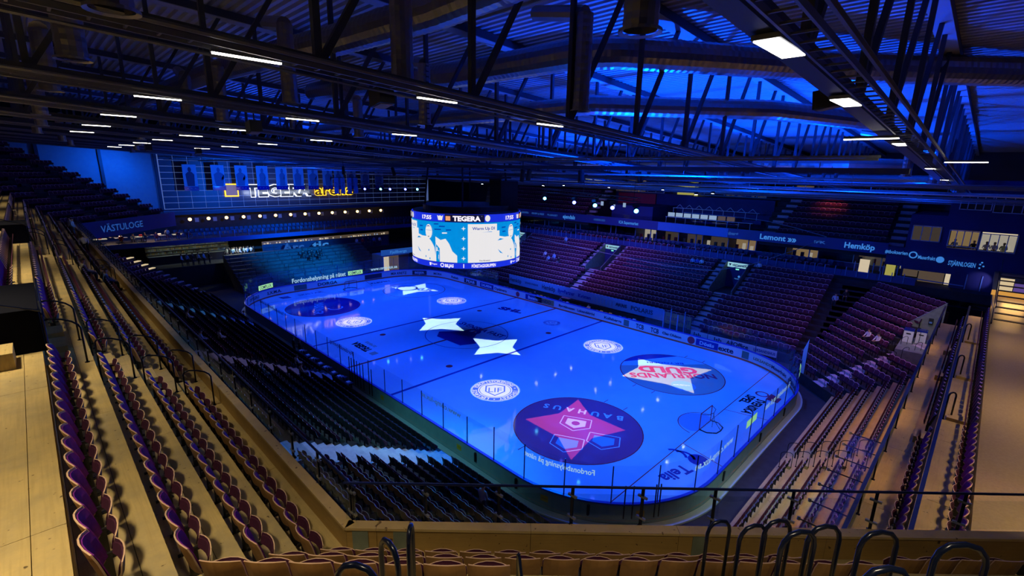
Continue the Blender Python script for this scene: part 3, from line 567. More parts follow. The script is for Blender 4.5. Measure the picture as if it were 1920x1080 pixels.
# ================================================================== SEATS
def seat_parts():
    """tip-up seat, faces +Y, origin under the top edge of its back, on the deck"""
    P = {}
    def arc(mb, w_, y0, z0, y1, z1, bow, th, mf, mbk, me_, n=5, cut=.05):
        F, B = [], []
        for j in range(4):
            t = j/3; z = z0+(z1-z0)*t; y = y0+(y1-y0)*t; ww = w_*(1-(.03 if j == 3 else 0)-(.04 if j == 0 else 0))
            for k in range(n+1):
                u = -1+2*k/n; zz = z-(cut*u*u if j == 3 else 0); F.append((u*ww/2, y+bow*u*u, zz)); B.append((u*ww/2, y+bow*u*u-th, zz))
        m_ = n+1; N = len(F); q = [(j*m_+k, j*m_+k+1, (j+1)*m_+k+1, (j+1)*m_+k) for j in range(3) for k in range(n)]
        mb.add(F+B, [tuple(N+i for i in f) for f in q], mbk) if mbk else None
        b = len(mb.v); mb.add(F+B, [tuple(i for i in f[::-1]) for f in q], mf)
        e = [(3*m_+k, 3*m_+k+1, N+3*m_+k+1, N+3*m_+k) for k in range(n)]+[(j*m_, (j+1)*m_, N+(j+1)*m_, N+j*m_) for j in range(3)]+[(j*m_+n, N+j*m_+n, N+(j+1)*m_+n, (j+1)*m_+n) for j in range(3)]
        mb.add(F+B, e, me_)
    mb = MB(); arc(mb, .51, .10, .36, -.01, .86, .075, .018, 'ply', 'ply', 'ply_edge'); P['backrest'] = mb
    mb = MB(); arc(mb, .47, .115, .40, .012, .835, .072, .012, 'purple', None, 'purple'); P['back_pad'] = mb
    mb = MB(); arc(mb, .50, .305, .40, .335, .61, -.05, .014, 'seat_dark', 'purple_shaded', 'ply_edge', cut=.03); P['seat_pan'] = mb
    mb = MB(); arc(mb, .46, .287, .42, .315, .58, -.05, .012, 'purple_shaded', 'purple_shaded', 'purple_shaded', cut=.03); P['seat_pad'] = mb
    mb = MB()
    mb.box((-.26, .04, .38), (-.225, .31, .43), 'black'); mb.box((-.26, .10, 0), (-.22, .22, .39), 'black'); mb.box((-.26, .06, 0), (-.22, .30, .03), 'black'); P['bracket'] = mb
    return {k: v.mesh(k) for k, v in P.items()}
SEAT = seat_parts()
def low_seat(mb, x, y, z, a, mt, rim, open_=False):
    ca, sa = math.cos(a), math.sin(a)
    T = lambda u, v, w_: (x+u*ca-v*sa, y+u*sa+v*ca, z+w_)
    b = [T(-.235, .16, .36), T(0, .10, .36), T(.235, .16, .36), T(.235, .06, .80), T(0, -.01, .84), T(-.235, .06, .80)]
    mb.add(b, [(0, 1, 4, 5), (1, 2, 3, 4)], mt)
    mb.add([T(-.245, .065, .80), T(0, -.005, .84), T(.245, .065, .80), T(.25, .045, .835), T(0, -.025, .875), T(-.25, .045, .835)], [(0, 1, 4, 5), (1, 2, 3, 4)], rim)
    mb.add([T(.235, .16, .40), T(.262, .15, .40), T(.262, .05, .82), T(.235, .06, .82)], [(0, 1, 2, 3)], rim)
    mb.add([T(-.23, .27, .38), T(.23, .27, .38), T(.23, .31, .57), T(-.23, .31, .57), T(-.23, .29, .58), T(.23, .29, .58), T(.22, .25, .38), T(-.22, .25, .38)], [(0, 1, 2, 3), (3, 2, 5, 4), (4, 5, 6, 7)], mt if not open_ else 'seat_blue')
    mb.add([T(-.245, .14, .34), T(0, .075, .34), T(.245, .14, .34), T(.245, .035, .81), T(0, -.035, .855), T(-.245, .035, .81)], [(4, 1, 0, 5), (3, 2, 1, 4)], 'seat_dark')
    mb.add([T(-.25, .12, 0), T(-.25, .2, 0), T(-.25, .2, .4), T(-.25, .12, .4)], [(0, 1, 2, 3)], 'seat_dark')
seats = []   # x, y, z, rot, section, row label
def in_gap(v, gaps): return any(a < v < b for a, b in gaps)
def seat_line(p, q, z, face, label, gaps=(), axis=0, pitch=.52, open_fn=None):
    p, q = Vector(p), Vector(q); L_ = (q-p).length; n = int(L_/pitch)
    rot = math.atan2(face[1], face[0])-PI/2
    for k in range(n):
        c = p+(q-p).normalized()*((k+.5)*L_/n)
        if in_gap(c[axis], gaps): continue
        seats.append((c.x, c.y, z, rot, label, bool(open_fn and open_fn(c.x, c.y))))

# ================================================================== UPPER TIER round the camera corner and along the left side
KZ = .67; KT = .83; Z0 = 10.66
yr = lambda k: CY+2.26-KT*k      # riser behind level k (left side)
nr = lambda k: 6.28-KT*k         # riser behind level k (corner), distance from the camera line
xm = lambda y, n: CX+(y-CY)-n*S2
T1 = Vector((1, 1, 0))/S2; NN = Vector((-1, 1, 0))/S2
def cpt(n, t): return Vector((CX, CY, 0))+NN*n+T1*t        # corner coordinates
NL = 13
GAPS = [(21.5, 23.4), (1.8, 3.7), (-16.2, -14.6)]
left = sroot('floor_upper_tier', 'wooden decks of the upper tier'); 
def deck_piece(mb, pts, z, th=.05, mt='deck_wood'): mb.prism([(p[0], p[1]) for p in pts], z-th, z, mt)
for k in range(NL):
    z = Z0+KZ*k; yb = yr(k); yf = CY+3.13 if k == 0 else yr(k-1); nb = nr(k); nf = 7.27 if k == 0 else nr(k-1)
    ymid = yf-(.30 if k else .32)
    nmid = nf-(.30 if k else .32)
    for (ya, yc, na, nc) in ((yb, ymid, nb, nmid), (ymid, yf, nmid, nf)):
        g = .004
        # left side boards, 4.9 m long
        x1a, x1c = xm(ya, na), xm(yc, nc); x = -31.0-.3*k; L_ = 4.9 if k < 6 else 15
        while x < min(x1a, x1c)-.5:
            xe = x+L_
            if xe > min(x1a, x1c)-1: pts = [(x+g, ya+g), (x1a-g, ya+g), (x1c-g, yc-g), (x+g, yc-g)]; xe = 99
            else: pts = [(x+g, ya+g), (xe-g, ya+g), (xe-g, yc-g), (x+g, yc-g)]
            mb = MB(); deck_piece(mb, pts, z); obj('deck_board', mb, left); x = xe
        # corner boards
        if k < 6:
            t0a = (Vector((xm(ya, na), ya, 0))-Vector((CX, CY, 0))).dot(T1); t0c = (Vector((xm(yc, nc), yc, 0))-Vector((CX, CY, 0))).dot(T1)
            mb = MB(); deck_piece(mb, [cpt(na+g, t0a), cpt(na+g, 9), cpt(nc-g, 9), cpt(nc-g, t0c)][::-1], z); obj('deck_board', mb, left)
    # risers
    mb = MB(); mb.box((-31.0-.3*k, yb-.05, z-.02), (xm(yb, nb), yb, z+KZ-.05), 'deck_wood'); obj('riser_board', mb, left)
    if k < 6:
        t0 = (Vector((xm(yb, nb), yb, 0))-Vector((CX, CY, 0))).dot(T1)
        mb = MB(); a = cpt(nb, t0); mb.obox((a.x, a.y, z-.02), T1*(9-t0), -NN*.05, (0, 0, KZ-.03), 'deck_wood'); obj('riser_board', mb, left)
    # steps in the aisles
    if k < 8:
        for ga, gb in GAPS:
            if k > 3 and ga > 0: continue
            mb = MB(); mb.box(((ga+gb)/2-.45, yb, z), ((ga+gb)/2+.45, yb+.42, z+KZ/2), 'deck_wood'); obj('step_block', mb, left)
    for xx in ((21.15, 23.84) if k == 3 else (24.75,) if k == 4 else ()):
        mb = MB(); mb.box((xx-.4, yb, z), (xx+.4, yb+.42, z+KZ/2), 'deck_wood'); obj('step_block', mb, left)
    # seats
    gaps = list(GAPS)
    if k >= 3: gaps = [(20.6, 24.4), (.8, 4.7), (-16.2, -14.6)]
    names = 'on the left tier, %s row above the parapet' % ORD[k]
    xe = xm(yb+.08, nb+.08)-.25
    seat_line((-31-.25*k, yb+.09, 0), (xe, yb+.09, 0), z, (0, 1), names, gaps)
    if k < 5:
        t0 = (Vector((xm(yb, nb), yb, 0))-Vector((CX, CY, 0))).dot(T1)+.12
        t1 = [5.25, 5.9, 6.4, 6.9, 7.2][k]
        a = cpt(nb+.09, t0); b = cpt(nb+.09, t1-.45)
        seat_line(a, b, z, (-1, 1), 'in the camera corner left of the looped rails, %s row' % ORD[k])
        a = cpt(nb+.09, t1+1.0 if k == 0 else t1+1.6); b = cpt(nb+.09, 11)
        if k < 2: seat_line(a, b, z, (-1, 1), 'in the camera corner right of the looped rails, %s row' % ORD[k])
# far left corner of the same tier (mirrored), rows run away along (-1, 1)
far = sroot('floor_far_corner_tier', 'stepped decks of the far left corner')
for k in range(16):
    z = Z0+KZ*k; n0 = KT
    xk = -xm(yr(k), nr(k)); yk = yr(k); Lk = 15.6-.42*k
    d1 = Vector((-1, 1, 0))/S2; back = Vector((-1, -1, 0))/S2
    a = Vector((xk, yk, z-KZ)); mb = MB(); mb.obox(a-back*KT*1.02, d1*Lk, back*KT*1.04, (0, 0, KZ), 'concrete_dark'); obj('tier_step', mb, far)
    seat_line((xk, yk, 0), Vector((xk, yk, 0))+d1*(Lk-.3), z, (1, 1), 'far corner', ((-36.2, -35.0), (-41, -39.8)))
mb = MB(); d1 = Vector((-1, 1, 0))/S2
mb.add([(-31.25, -28.77, 9.0), (-42.6, -17.4, 9.0), (-42.6, -17.4, 10.9), (-31.25, -28.77, 10.9)], [(0, 1, 2, 3)], 'fascia')
put_text(mb, 'V\u00c4STULOGE', plane_map(Vector((-36.0, -24.0, 9.95))+Vector((.02, .02, 0)), (-1, 1, 0), (0, 0, 1)), .75, 'sign_text_dim', 6.4)
tag(obj('corner_fascia', mb), 'dark fascia with blue capitals under the far left corner seats', 'fascia')
for ka, kb in ((0, 6), (6, 12)):
    for s_off in (4.2, 10.5):
        st = MB()
        for k in range(ka, kb):
            xk = -xm(yr(k), nr(k)); a = Vector((xk, yr(k), Z0+KZ*k))+d1*(s_off-.1*k); b2 = Vector((-1, -1, 0))/S2
            for q in range(2): st.obox(a-b2*(.62-.41*q)+Vector((0, 0, 0)), d1*1.1, b2*.02, (0, 0, KZ*.34+KZ*.33*q-.1), 'concrete')
        obj('aisle_step', st, far)

# parapet of the upper tier: lining boards, cap, glass and rail
par = sroot('wall_parapet', 'wooden parapet of the upper tier')
yp = CY+3.13; npar = 7.27; xp = xm(yp, npar); ZP = 11.17
for x0, x1 in [(-31+i*5.2, -31+(i+1)*5.2) for i in range(12)]:
    if x0 > xp: break
    x1 = min(x1, xp+.02)
    mb = MB(); mb.box((x0+.004, yp, Z0-.05), (x1-.004, yp+.06, ZP-.05), 'parapet_wood'); obj('parapet_board', mb, par)
    mb = MB(); mb.box((x0+.003, yp-.03, ZP-.05), (x1-.003, yp+.17, ZP), 'parapet_cap'); obj('cap_board', mb, par)
t0 = (Vector((xp, yp, 0))-Vector((CX, CY, 0))).dot(T1); cuts = [t0, t0+.55, t0+3.3, t0+5.95, t0+8.6, 14]
for i in range(len(cuts)-1):
    a = cpt(npar, cuts[i]+.004); d = cuts[i+1]-cuts[i]-.008
    mb = MB(); mb.obox((a.x, a.y, Z0-.05), T1*d, NN*.06, (0, 0, ZP-Z0), 'parapet_wood'); obj('parapet_board', mb, par)
    b = cpt(npar-.03, cuts[i]+.003); mb = MB(); mb.obox((b.x, b.y, ZP-.05), T1*(d+.002), NN*.20, (0, 0, .05), 'parapet_cap'); obj('cap_board', mb, par)
for t in (t0+.12, t0+.85, t0+6.2):
    a = cpt(npar-.015, t); mb = MB(); mb.obox((a.x, a.y, Z0), T1*.28, NN*.02, (0, 0, ZP-Z0-.05), 'concrete_green'); obj('splice_plate', mb, par)
# steel structure under the parapet
mb = MB(); mb.box((-31, yp+.06, 9.6), (xp, yp+.16, ZP-.06), 'concrete_dark'); mb.box((-31, yp-.3, 5.0), (xp-.4, yp-.1, 10.6), 'concrete_dark'); obj('parapet_backing', mb, par)
a = cpt(npar+.06, t0); mb = MB(); mb.obox((a.x, a.y, 9.4), T1*(16-t0), NN*.1, (0, 0, ZP-9.46), 'concrete_dark'); a = cpt(npar-.5, t0); mb.obox((a.x, a.y, 0), T1*(16-t0), NN*.1, (0, 0, 10), 'concrete_dark'); obj('parapet_backing', mb, par)
def rail_run(name, label, pts, zb, zr, posts, glassz, mt='rail_navy', fit=True):
    t = thing(name, label, 'railing', (pts[0][0], pts[0][1], zb))
    mb = MB(); mb.tube([(x, y, zr) for x, y in pts], .024, 'rail_blue', 8); obj('handrail', mb, t)
    for i, (x, y) in enumerate(posts):
        mb = MB(); mb.bar((x, y, zb-.12), (x, y, zr), .035, .05, mt); mb.box((x-.05, y-.05, zb-.02), (x+.05, y+.05, zb+.01), mt)
        if fit:
            for zz in (zb+.16, zr-.2): mb.box((x-.09, y-.02, zz), (x+.09, y+.02, zz+.04), 'steel')
        obj('rail_post', mb, t)
    if glassz:
        g = MB()
        for (x, y), (x2, y2) in zip(pts[:-1], pts[1:]): g.add([(x, y, glassz[0]), (x2, y2, glassz[0]), (x2, y2, glassz[1]), (x, y, glassz[1])], [(0, 1, 2, 3)], 'rail_glass')
        obj('glass_pane', g, t)
    return t
rail_run('glass_railing', 'long blue topped glass railing on the left wooden parapet', [(-31, yp+.2), (xp+.05, yp+.2)], ZP-.05, 11.9, [(xp-.15-1.35*i, yp+.2) for i in range(46)], (ZP, 11.72))
cr = [cpt(npar+.2, t) for t in (t0-.05, 14)]
rail_run('glass_railing', 'blue topped glass railing on the parapet in front of the camera', [(p.x, p.y) for p in cr], ZP-.05, 11.92, [tuple(cpt(npar+.2, t0+.1+t).xy) for t in (0, 1.3, 2.62, 3.94, 5.2, 6.5, 7.9, 9.4, 11)], (ZP, 11.78))
# looped aisle rails: 3D tubes standing on the decks
def loop(a, b, zb, label, r=.021, grp='looped blue aisle rails', rise=.07):
    a, b = Vector(a), Vector(b); d = b-a; t = thing('aisle_rail', label, 'handrail', (a.x, a.y, zb), grp)
    top = [Vector((a.x, a.y, zb)), a-Vector((0, 0, .10)), a-Vector((0, 0, .03))+d*.06, a+d*.22+Vector((0, 0, .03)), a+d*.5+Vector((0, 0, .05)), a+d*.78+Vector((0, 0, .03)), b-Vector((0, 0, .03))-d*.06, b-Vector((0, 0, .10)), Vector((b.x, b.y, zb))]
    mb = MB(); mb.tube(top, r, 'rail_navy', 10); o = obj('rail_tube', mb, t, True)
    mb = MB()
    for q in (a, b): mb.tube([(q.x, q.y, zb), (q.x, q.y, zb+.012)], .05, 'rail_navy', 10)
    obj('base_flange', mb, t); return t
cl = [((36.70, -26.84, 13.39), (36.86, -26.60, 13.39), 'thin looped rail left of the right-hand rail cluster, by the end of the front seats'),
      ((37.13, -27.15, 13.76), (37.30, -26.90, 13.78), 'second looped rail from the left in the right-hand cluster'),
      ((37.30, -26.96, 13.83), (37.48, -26.72, 13.83), 'tall looped rail with a steel bracket behind its leg'),
      ((37.66, -27.96, 14.50), (37.84, -27.72, 14.52), 'thick looped rail in the middle of the right-hand cluster'),
      ((37.76, -27.50, 14.36), (37.95, -27.26, 14.36), 'looped rail just right of the middle of the cluster'),
      ((38.10, -27.30, 14.40), (38.32, -27.02, 14.38), 'wide looped rail standing alone on the right'),
      ((38.54, -27.84, 14.92), (38.80, -27.58, 14.88), 'largest looped rail at the bottom right'),
      ((38.24, -28.78, 15.12), (38.44, -28.55, 15.11), 'looped rail of which only the top shows at the bottom right edge'),
      ((35.15, -29.85, 14.21), (35.27, -29.97, 14.21), 'narrow looped rail seen edge-on at the bottom left'),
      ((35.62, -30.42, 14.70), (35.82, -30.40, 14.66), 'looped rail with a bent blue top at the bottom left'),
      ((35.80, -30.84, 14.85), (36.0, -30.66, 14.82), 'looped rail of which only the top shows at the bottom left')]
for a, b, lb in cl: loop(a, b, a[2]-1.35, lb)
t = thing('aisle_rail', 'short sloping blue rail end at the bottom centre', 'handrail', (36.5, -29.9, 13.6)); mb = MB(); mb.bar((36.50, -29.86, 14.79), (36.75, -30.0, 14.25), .02, .05, 'rail_navy'); mb.bar((36.5, -29.86, 14.8), (36.5, -29.86, 13.4), .02, .02, 'rail_navy'); obj('rail_bar', mb, t)
for gi, (ga, gb) in enumerate(GAPS):
    for k in range(0, 4):
        zb = Z0+KZ*k; y0 = yr(k)+.05
        for s, xx in (('near', gb+.1), ('far', ga-.1)):
            if gi == 2 and s == 'near': continue
            loop((xx, y0+.65, zb+.98), (xx-.02, y0+.02, zb+1.22), zb, 'blue looped rail on the %s side of the %s wooden aisle, %s row up' % (s, ORD[gi], ORD[k]), grp='looped rails on the left upper tier')
# stair wells (vomitories) in the left upper tier
for i, (x0, x1) in enumerate(((20.9, 24.2), (1.3, 3.9))):
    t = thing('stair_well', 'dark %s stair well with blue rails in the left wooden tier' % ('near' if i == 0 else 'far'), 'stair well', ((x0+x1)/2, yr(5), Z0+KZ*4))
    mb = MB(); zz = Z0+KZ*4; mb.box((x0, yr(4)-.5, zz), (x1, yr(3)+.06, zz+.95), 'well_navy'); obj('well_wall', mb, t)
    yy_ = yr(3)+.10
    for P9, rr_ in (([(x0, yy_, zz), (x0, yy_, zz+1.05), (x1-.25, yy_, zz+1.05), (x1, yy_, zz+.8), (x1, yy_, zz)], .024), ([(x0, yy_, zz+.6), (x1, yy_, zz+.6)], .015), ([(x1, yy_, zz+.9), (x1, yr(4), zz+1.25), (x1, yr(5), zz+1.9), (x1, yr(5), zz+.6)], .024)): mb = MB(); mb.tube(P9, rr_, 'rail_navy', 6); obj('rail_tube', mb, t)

# ================================================================== LOWER BOWL
def tier_long(name, label, x0, x1, y0, z0, dy, dz, n, sgn, mt='concrete_dark', nose=None):
    r_ = sroot(name, label)
    for k in range(n):
        ya = y0+sgn*dy*k; mb = MB(); a, b = sorted((ya-sgn*.42, ya-sgn*.42+sgn*dy)); zt = z0+dz*k
        mb.box((x0(k) if callable(x0) else x0, a, -.12), (x1(k) if callable(x1) else x1, b, zt), mt); obj('tier_step', mb, r_)
    return r_
# left lower stand: backs' top line y = -18.75 -.83k', z 2.5+.413k'
LL = [(-17.09-.83*i, .83+.413*i) for i in range(11)]     # (y of back top, deck z)
r_ = sroot('floor_left_lower_stand', 'steep dark concrete steps of the left lower stand')
for i, (y, z) in enumerate(LL):
    mb = MB(); mb.box((-31, y-.12, -.1), (29.3-.25*i, y+.71, z), 'concrete_dark'); obj('tier_step', mb, r_)
    seat_line((-30.5, y, 0), (29.0-.25*i, y, 0), z, (0, 1), 'in the left lower stand', ((17.3, 19.3), (1.8, 3.9), (-16.2, -14.4)))
    for xa, xb in ((17.3, 19.3), (1.9, 3.7), (-16.2, -14.6)):
        mb = MB()
        mb.box((xa, y-.10, z), (xb, y+.30, z+.207), 'step_light'); mb.box((xa, y+.31, z-.01), (xb, y+.70, z+.012), 'step_light'); obj('aisle_step', mb, r_)
mb = MB(); mb.box((-31, LL[-1][0]-5, 0), (27, LL[-1][0]-.12, LL[-1][1]+.06), 'concrete_dark'); obj('walkway', mb, r_)
# right lower stand, with three mouths
RY0, RZ0 = 18.0, .80
VOM = [(-20.9, -18.3), (-2.0, .7), (16.0, 18.7)]
r_ = sroot('floor_right_lower_stand', 'concrete steps of the right lower stand')
RXE = 27.3
for k in range(15):
    y = RY0+.84*k; z = RZ0+.42*k; zt = z
    gaps = []
    for a, b in VOM: gaps.append((a-1.2, b+1.0) if k >= 7 else ((a+b)/2-.75, (a+b)/2+.75))
    xs = [-31]+[v for a, b in VOM for v in ((a, b) if k >= 8 else ((a+b)/2, (a+b)/2))]+[RXE+1.5+.3*k]
    for i in range(0, len(xs), 2):
        if xs[i+1]-xs[i] > .1: mb = MB(); mb.box((xs[i], y-.42-.0, -.12), (xs[i+1], y+.43, z), 'concrete_dark'); obj('tier_step', mb, r_)
    if k < 14:
        seat_line((-30.8, y, 0), (RXE, y, 0), z, (0, -1), 'in the right lower stand', gaps, open_fn=lambda x, yy, k=k: k in (9, 10, 11) and 3.2 < x < 14.5)
    for a, b in VOM:
        c = (a+b)/2
        for xa, xb in (((c-.7, c+.7),) if k < 8 else ((a-1.15, a-.1), (b+.1, b+.95))):
            mb = MB(); mb.box((xa, y-.42, z), (xb, y-.02, z+.02), 'step_light'); mb.box((xa, y-.0, z), (xb, y+.42, z+.21), 'step_light'); obj('aisle_step', mb, r_)
for i, (a, b) in enumerate(VOM):
    y0, y1 = RY0+.84*8-.4, RY0+.84*12.6; zb = RZ0+.42*8-.3; zt = RZ0+.42*12.6
    t = thing('entrance_mouth', 'pale walled stand entrance with a lit blue sign, %s from the left' % ORD[i], 'entrance', ((a+b)/2, y0, zb))
    for x in (a, b-.1):
        mb = MB(); mb.add([(x, y0-.5, zb-.5), (x+.1, y0-.5, zb-.5), (x+.1, y1, zb-.5), (x, y1, zb-.5), (x, y0-.5, zb+.55), (x+.1, y0-.5, zb+.55), (x+.1, y1, zt+1.0), (x, y1, zt+1.0)], [(0, 1, 5, 4), (1, 2, 6, 5), (2, 3, 7, 6), (3, 0, 4, 7), (4, 5, 6, 7)], 'concrete_green'); obj('side_wall', mb, t)
        mb = MB(); mb.bar((x+.05, y0-.5, zb+.58), (x+.05, y1, zt+1.03), .10, .05, 'steel'); obj('wall_cap', mb, t)
    mb = MB(); mb.box((a, y1-.05, zb), (b, y1+.05, zt+1.0), 'navy_wall'); mb.box((a, y0-.5, zb-.2), (b, y1, zb-.02), 'concrete_dark'); obj('back_wall', mb, t)
    mb = MB(); mp = plane_map(((a+b)/2, y1-.08, zt+.62), (1, 0, 0), (0, 0, 1)); mb.poly([mp(-1.22, -.3), mp(1.22, -.3), mp(1.22, .3), mp(-1.22, .3)], 'vom_sign')
    mp = plane_map(((a+b)/2+.2, y1-.10, zt+.6), (1, 0, 0), (0, 0, 1)); put_text(mb, 'V\u00c4STANHEDE', mp, .22, 'print_dark', 1.7, .05); mp2 = plane_map(((a+b)/2-.92, y1-.10, zt+.62), (1, 0, 0), (0, 0, 1)); mb.poly([mp2(-.15, .14), mp2(0, -.18), mp2(.17, .14)], 'print_red'); obj('sign', mb, t)
    mb = MB(); mp = plane_map(((a+b)/2, y1-.09, zt+.12), (1, 0, 0), (0, 0, 1)); mb.poly([mp(-.2, -.07), mp(.2, -.07), mp(.2, .07), mp(-.2, .07)], 'exit_green'); obj('exit_sign', mb, t)
    mb = MB(); mp = plane_map(((a+b)/2+.3, y1-.09, zt-.75), (1, 0, 0), (0, 0, 1)); mb.poly(disc(mp, .14, 12), 'sign_text'); put_text(mb, 'TEGERA', plane_map(((a+b)/2+.2, y1-.09, zt-1.05), (1, 0, 0), (0, 0, 1)), .12, 'sign_text', .9); obj('wall_print', mb, t)
# corner block (right, near): rows at 45 degrees, joining the near end rows
r_ = sroot('floor_corner_lower_stand', 'steps of the lower corner block')
nk = lambda k: 30.5+(.95*k if k < 9 else 8.55+.8*(k-9))
xk_ = lambda k: 32.66+.83*k
dA = Vector((-1, 1, 0))/S2
for k in range(14):
    z = RZ0+.42*k; n = nk(k); yend = max(n*S2-xk_(min(k, 5)), 8) if k < 6 else None
    xr = xk_(k) if k < 6 else {6: 34.2, 7: 34.4, 8: 34.8, 9: 35.2, 10: 35.7, 11: 36.1, 12: 36.5, 13: 36.9}[k]
    xl = 28.0+.25*k
    P1 = Vector((xr, n*S2-xr, 0)); P2 = Vector((xl, n*S2-xl, 0))
    nb_ = nk(k+1)-n; mb = MB(); out = Vector((1, 1, 0))/S2
    a = P1-out*.42; b = P2-out*.42
    mb.prism([(a.x, a.y), tuple((a+out*(nb_+.02)).xy), tuple((b+out*(nb_+.02)).xy), (b.x, b.y)], -.12, z, 'concrete_dark'); obj('tier_step', mb, r_)
    aisle = (n*S2)-0  # aisle crosses the block along (1,1) at x-y = const
    L_ = (P2-P1).length
    def cgap(c): return False
    q0 = P1; 
    nseat = int(L_/.52)
    for i in range(nseat):
        c = P1+(P2-P1)*((i+.5)/nseat); dxy = c.x-c.y
        if 17.6 < dxy < 19.6 and k < 9: continue
        seats.append((c.x, c.y, z, math.atan2(-1, -1)-PI/2, 'in the lower corner block', False))
    if k < 9:
        c = Vector(((n*S2+18.6)/2, (n*S2-18.6)/2, z)); mb = MB()
        for q, hh in ((-.42, .03), (0, .22)): mb.obox(c-dA*.6+out*q, dA*1.2, out*.40, (0, 0, hh), 'step_light')
        obj('aisle_step', mb, r_)
        for s in (-.7, .7):
            p = c+dA*s; loop((p.x-.2, p.y-.2, z+.95), (p.x+.15, p.y+.15, z+1.1), z, 'thin looped rail on the %s side of the corner stairs, %s step up' % ('left' if s > 0 else 'right', ORD[k]), .018, 'rails on the corner stairs')
# middle filler block between the mouth aisle and the corner
for k in range(4, 14):
    z = RZ0+.42*k; y = RY0+.84*k; mb = MB(); mb.box((RXE+1.0, y-.42, -.12), (28.2+.33*(k-4)+.9, y+.43, z-.01), 'step_light' if False else 'concrete'); obj('tier_step', mb, r_)
# near end rows (along y), seen from above on the right
r_ = sroot('floor_end_lower_stand', 'wooden decks of the near end lower stand')
for k in range(6):
    x = xk_(k); z = RZ0-.05+.42*k; ye = nk(k)*S2-x
    mb = MB(); mb.box((x-.70, -16+.3*k, -.12), (x+.13, ye-.1, z), 'deck_wood_y'); obj('deck_board', mb, r_)
    if k < 5:
        seat_line((x, -15.5, 0), (x, ye-.1, 0), z, (-1, 0), 'on the near end lower stand, %s row from the ice' % ORD[k], ((-2.9, -1.5), (-15.6, -14.2)), axis=1)
        for yy in (-2.9, -1.5, -13.6):
            loop((x-.55, yy, z+.98), (x+.05, yy, z+1.15), z, 'thin looped rail on the near end stand, %s row, %s' % (ORD[k], {-2.9: 'near aisle side', -1.5: 'far aisle side', -13.6: 'near end'}[yy]), .018, 'rails on the near end rows')
        mb = MB(); mb.box((x-.3, -2.75, z), (x+.1, -1.65, z+.2), 'deck_wood_y'); obj('step_block', mb, r_)
# walkways above them (y direction)
r_ = sroot('floor_end_walkway', 'wooden walkways above the near end stand')
mb = MB(); mb.box((37.05, -24, -.1), (37.12, 12.5, 7.65), 'concrete'); obj('walkway_front', mb, r_)
Y_ = -24
while Y_ < 12:
    mb = MB(); mb.box((37.06, Y_+.004, 7.6), (38.27, Y_+4.5, 7.65), 'deck_wood_y'); obj('deck_board', mb, r_)
    mb = MB(); mb.box((38.5, Y_+.004, 8.45), (39.0, Y_+4.5, 8.5), 'deck_wood_y'); obj('deck_board', mb, r_)
    mb = MB(); mb.box((39.0+.006, Y_+.004, 8.45), (39.42, Y_+4.5, 8.5), 'deck_wood_y'); obj('deck_board', mb, r_); Y_ += 4.51
mb = MB(); mb.box((38.28, -24, 7.6), (38.5, 12, 8.5), 'deck_wood_y'); obj('riser_board', mb, r_)
mb = MB(); mb.box((39.4, -24, 8.4), (50, 36, 8.98), 'floor_hall'); obj('concourse_floor', mb, r_)
mb = MB()
for i in range(11): y = -19.5+i*.62; mb.box((40.5, y, 8.975), (43.5, y+.035, 8.986), 'black')
obj('floor_slot', mb, r_)
seat_line((38.2, -23, 0), (38.2, 11.5, 0), 7.65, (-1, 0), 'on the right walkway, lower row beside the blue rail', ((-9.3, -8.5), (-1.0, -.3), (4, 4.6)), axis=1)
seat_line((39.28, -23, 0), (39.28, 11.5, 0), 8.5, (-1, 0), 'on the right walkway, upper row beside the concourse floor', (), axis=1)
for yy in (-9.0, -.7, 4.3):
    mb = MB(); mb.box((37.75, yy-.4, 7.65), (38.2, yy+.4, 7.9), 'deck_wood_y'); obj('step_block', mb, r_)
for yy in (-8.4, -2.8, 4.2):
    mb = MB(); mb.box((38.5, yy, 8.5), (39.2, yy+.5, 8.62), 'deck_wood_y'); obj('step_block', mb, r_)
    loop((38.42, yy, 9.55), (38.62, yy+.35, 9.5), 8.5, 'blue looped rail on the right walkway, %s' % {-8.4: 'nearest', -2.8: 'middle', 4.2: 'farthest'}[yy], .03)
rail_run('blue_railing', 'flat blue rail along the edge of the right walkway', [(37.14, -24), (37.14, 12.6)], 7.65, 8.75, [(37.14, -23+2.4*i) for i in range(15)], (7.7, 8.7), fit=False)
t = thing('blue_railing', 'second blue rail between the two seat rows on the right', 'railing', (38.3, -5, 8.5)); mb = MB(); mb.box((38.30, -24, 9.12), (38.40, 12, 9.16), 'rail_blue'); obj('handrail', mb, t)
mb = MB(); [mb.box((38.33, -23+2.4*i, 8.5), (38.37, -22.95+2.4*i, 9.14), 'rail_navy') for i in range(15)]; obj('rail_post', mb, t)
mb = MB(); mb.box((37.10, -24, 8.74), (37.20, 12.6, 8.78), 'rail_blue'); tag(obj('rail_cap', mb), 'flat blue capping on the walkway railing', 'railing')
# glass canopy held on thin arms over the top end rows
t = thing('glass_canopy', 'clear canopy panes on thin dark arms beside the right walkway', 'canopy', (36.6, -16, 8.3))
for i in range(8):
    y = -11.85-1.07*i; mb = MB(); mb.tube([(37.1, y, 8.3), (36.15, y, 8.3)], .022, 'black', 6); obj('canopy_arm', mb, t)
    mb = MB(); mb.tube([(36.12, y-.02, 8.27), (36.12, y+.0, 8.36)], .04, 'steel', 8); obj('arm_knob', mb, t)
    if i < 7: mb = MB(); mb.add([(36.2, y-1.05, 8.33), (37.05, y-1.05, 8.33), (37.05, y-.02, 8.33), (36.2, y-.02, 8.33)], [(0, 1, 2, 3)], 'rail_glass'); obj('glass_pane', mb, t)

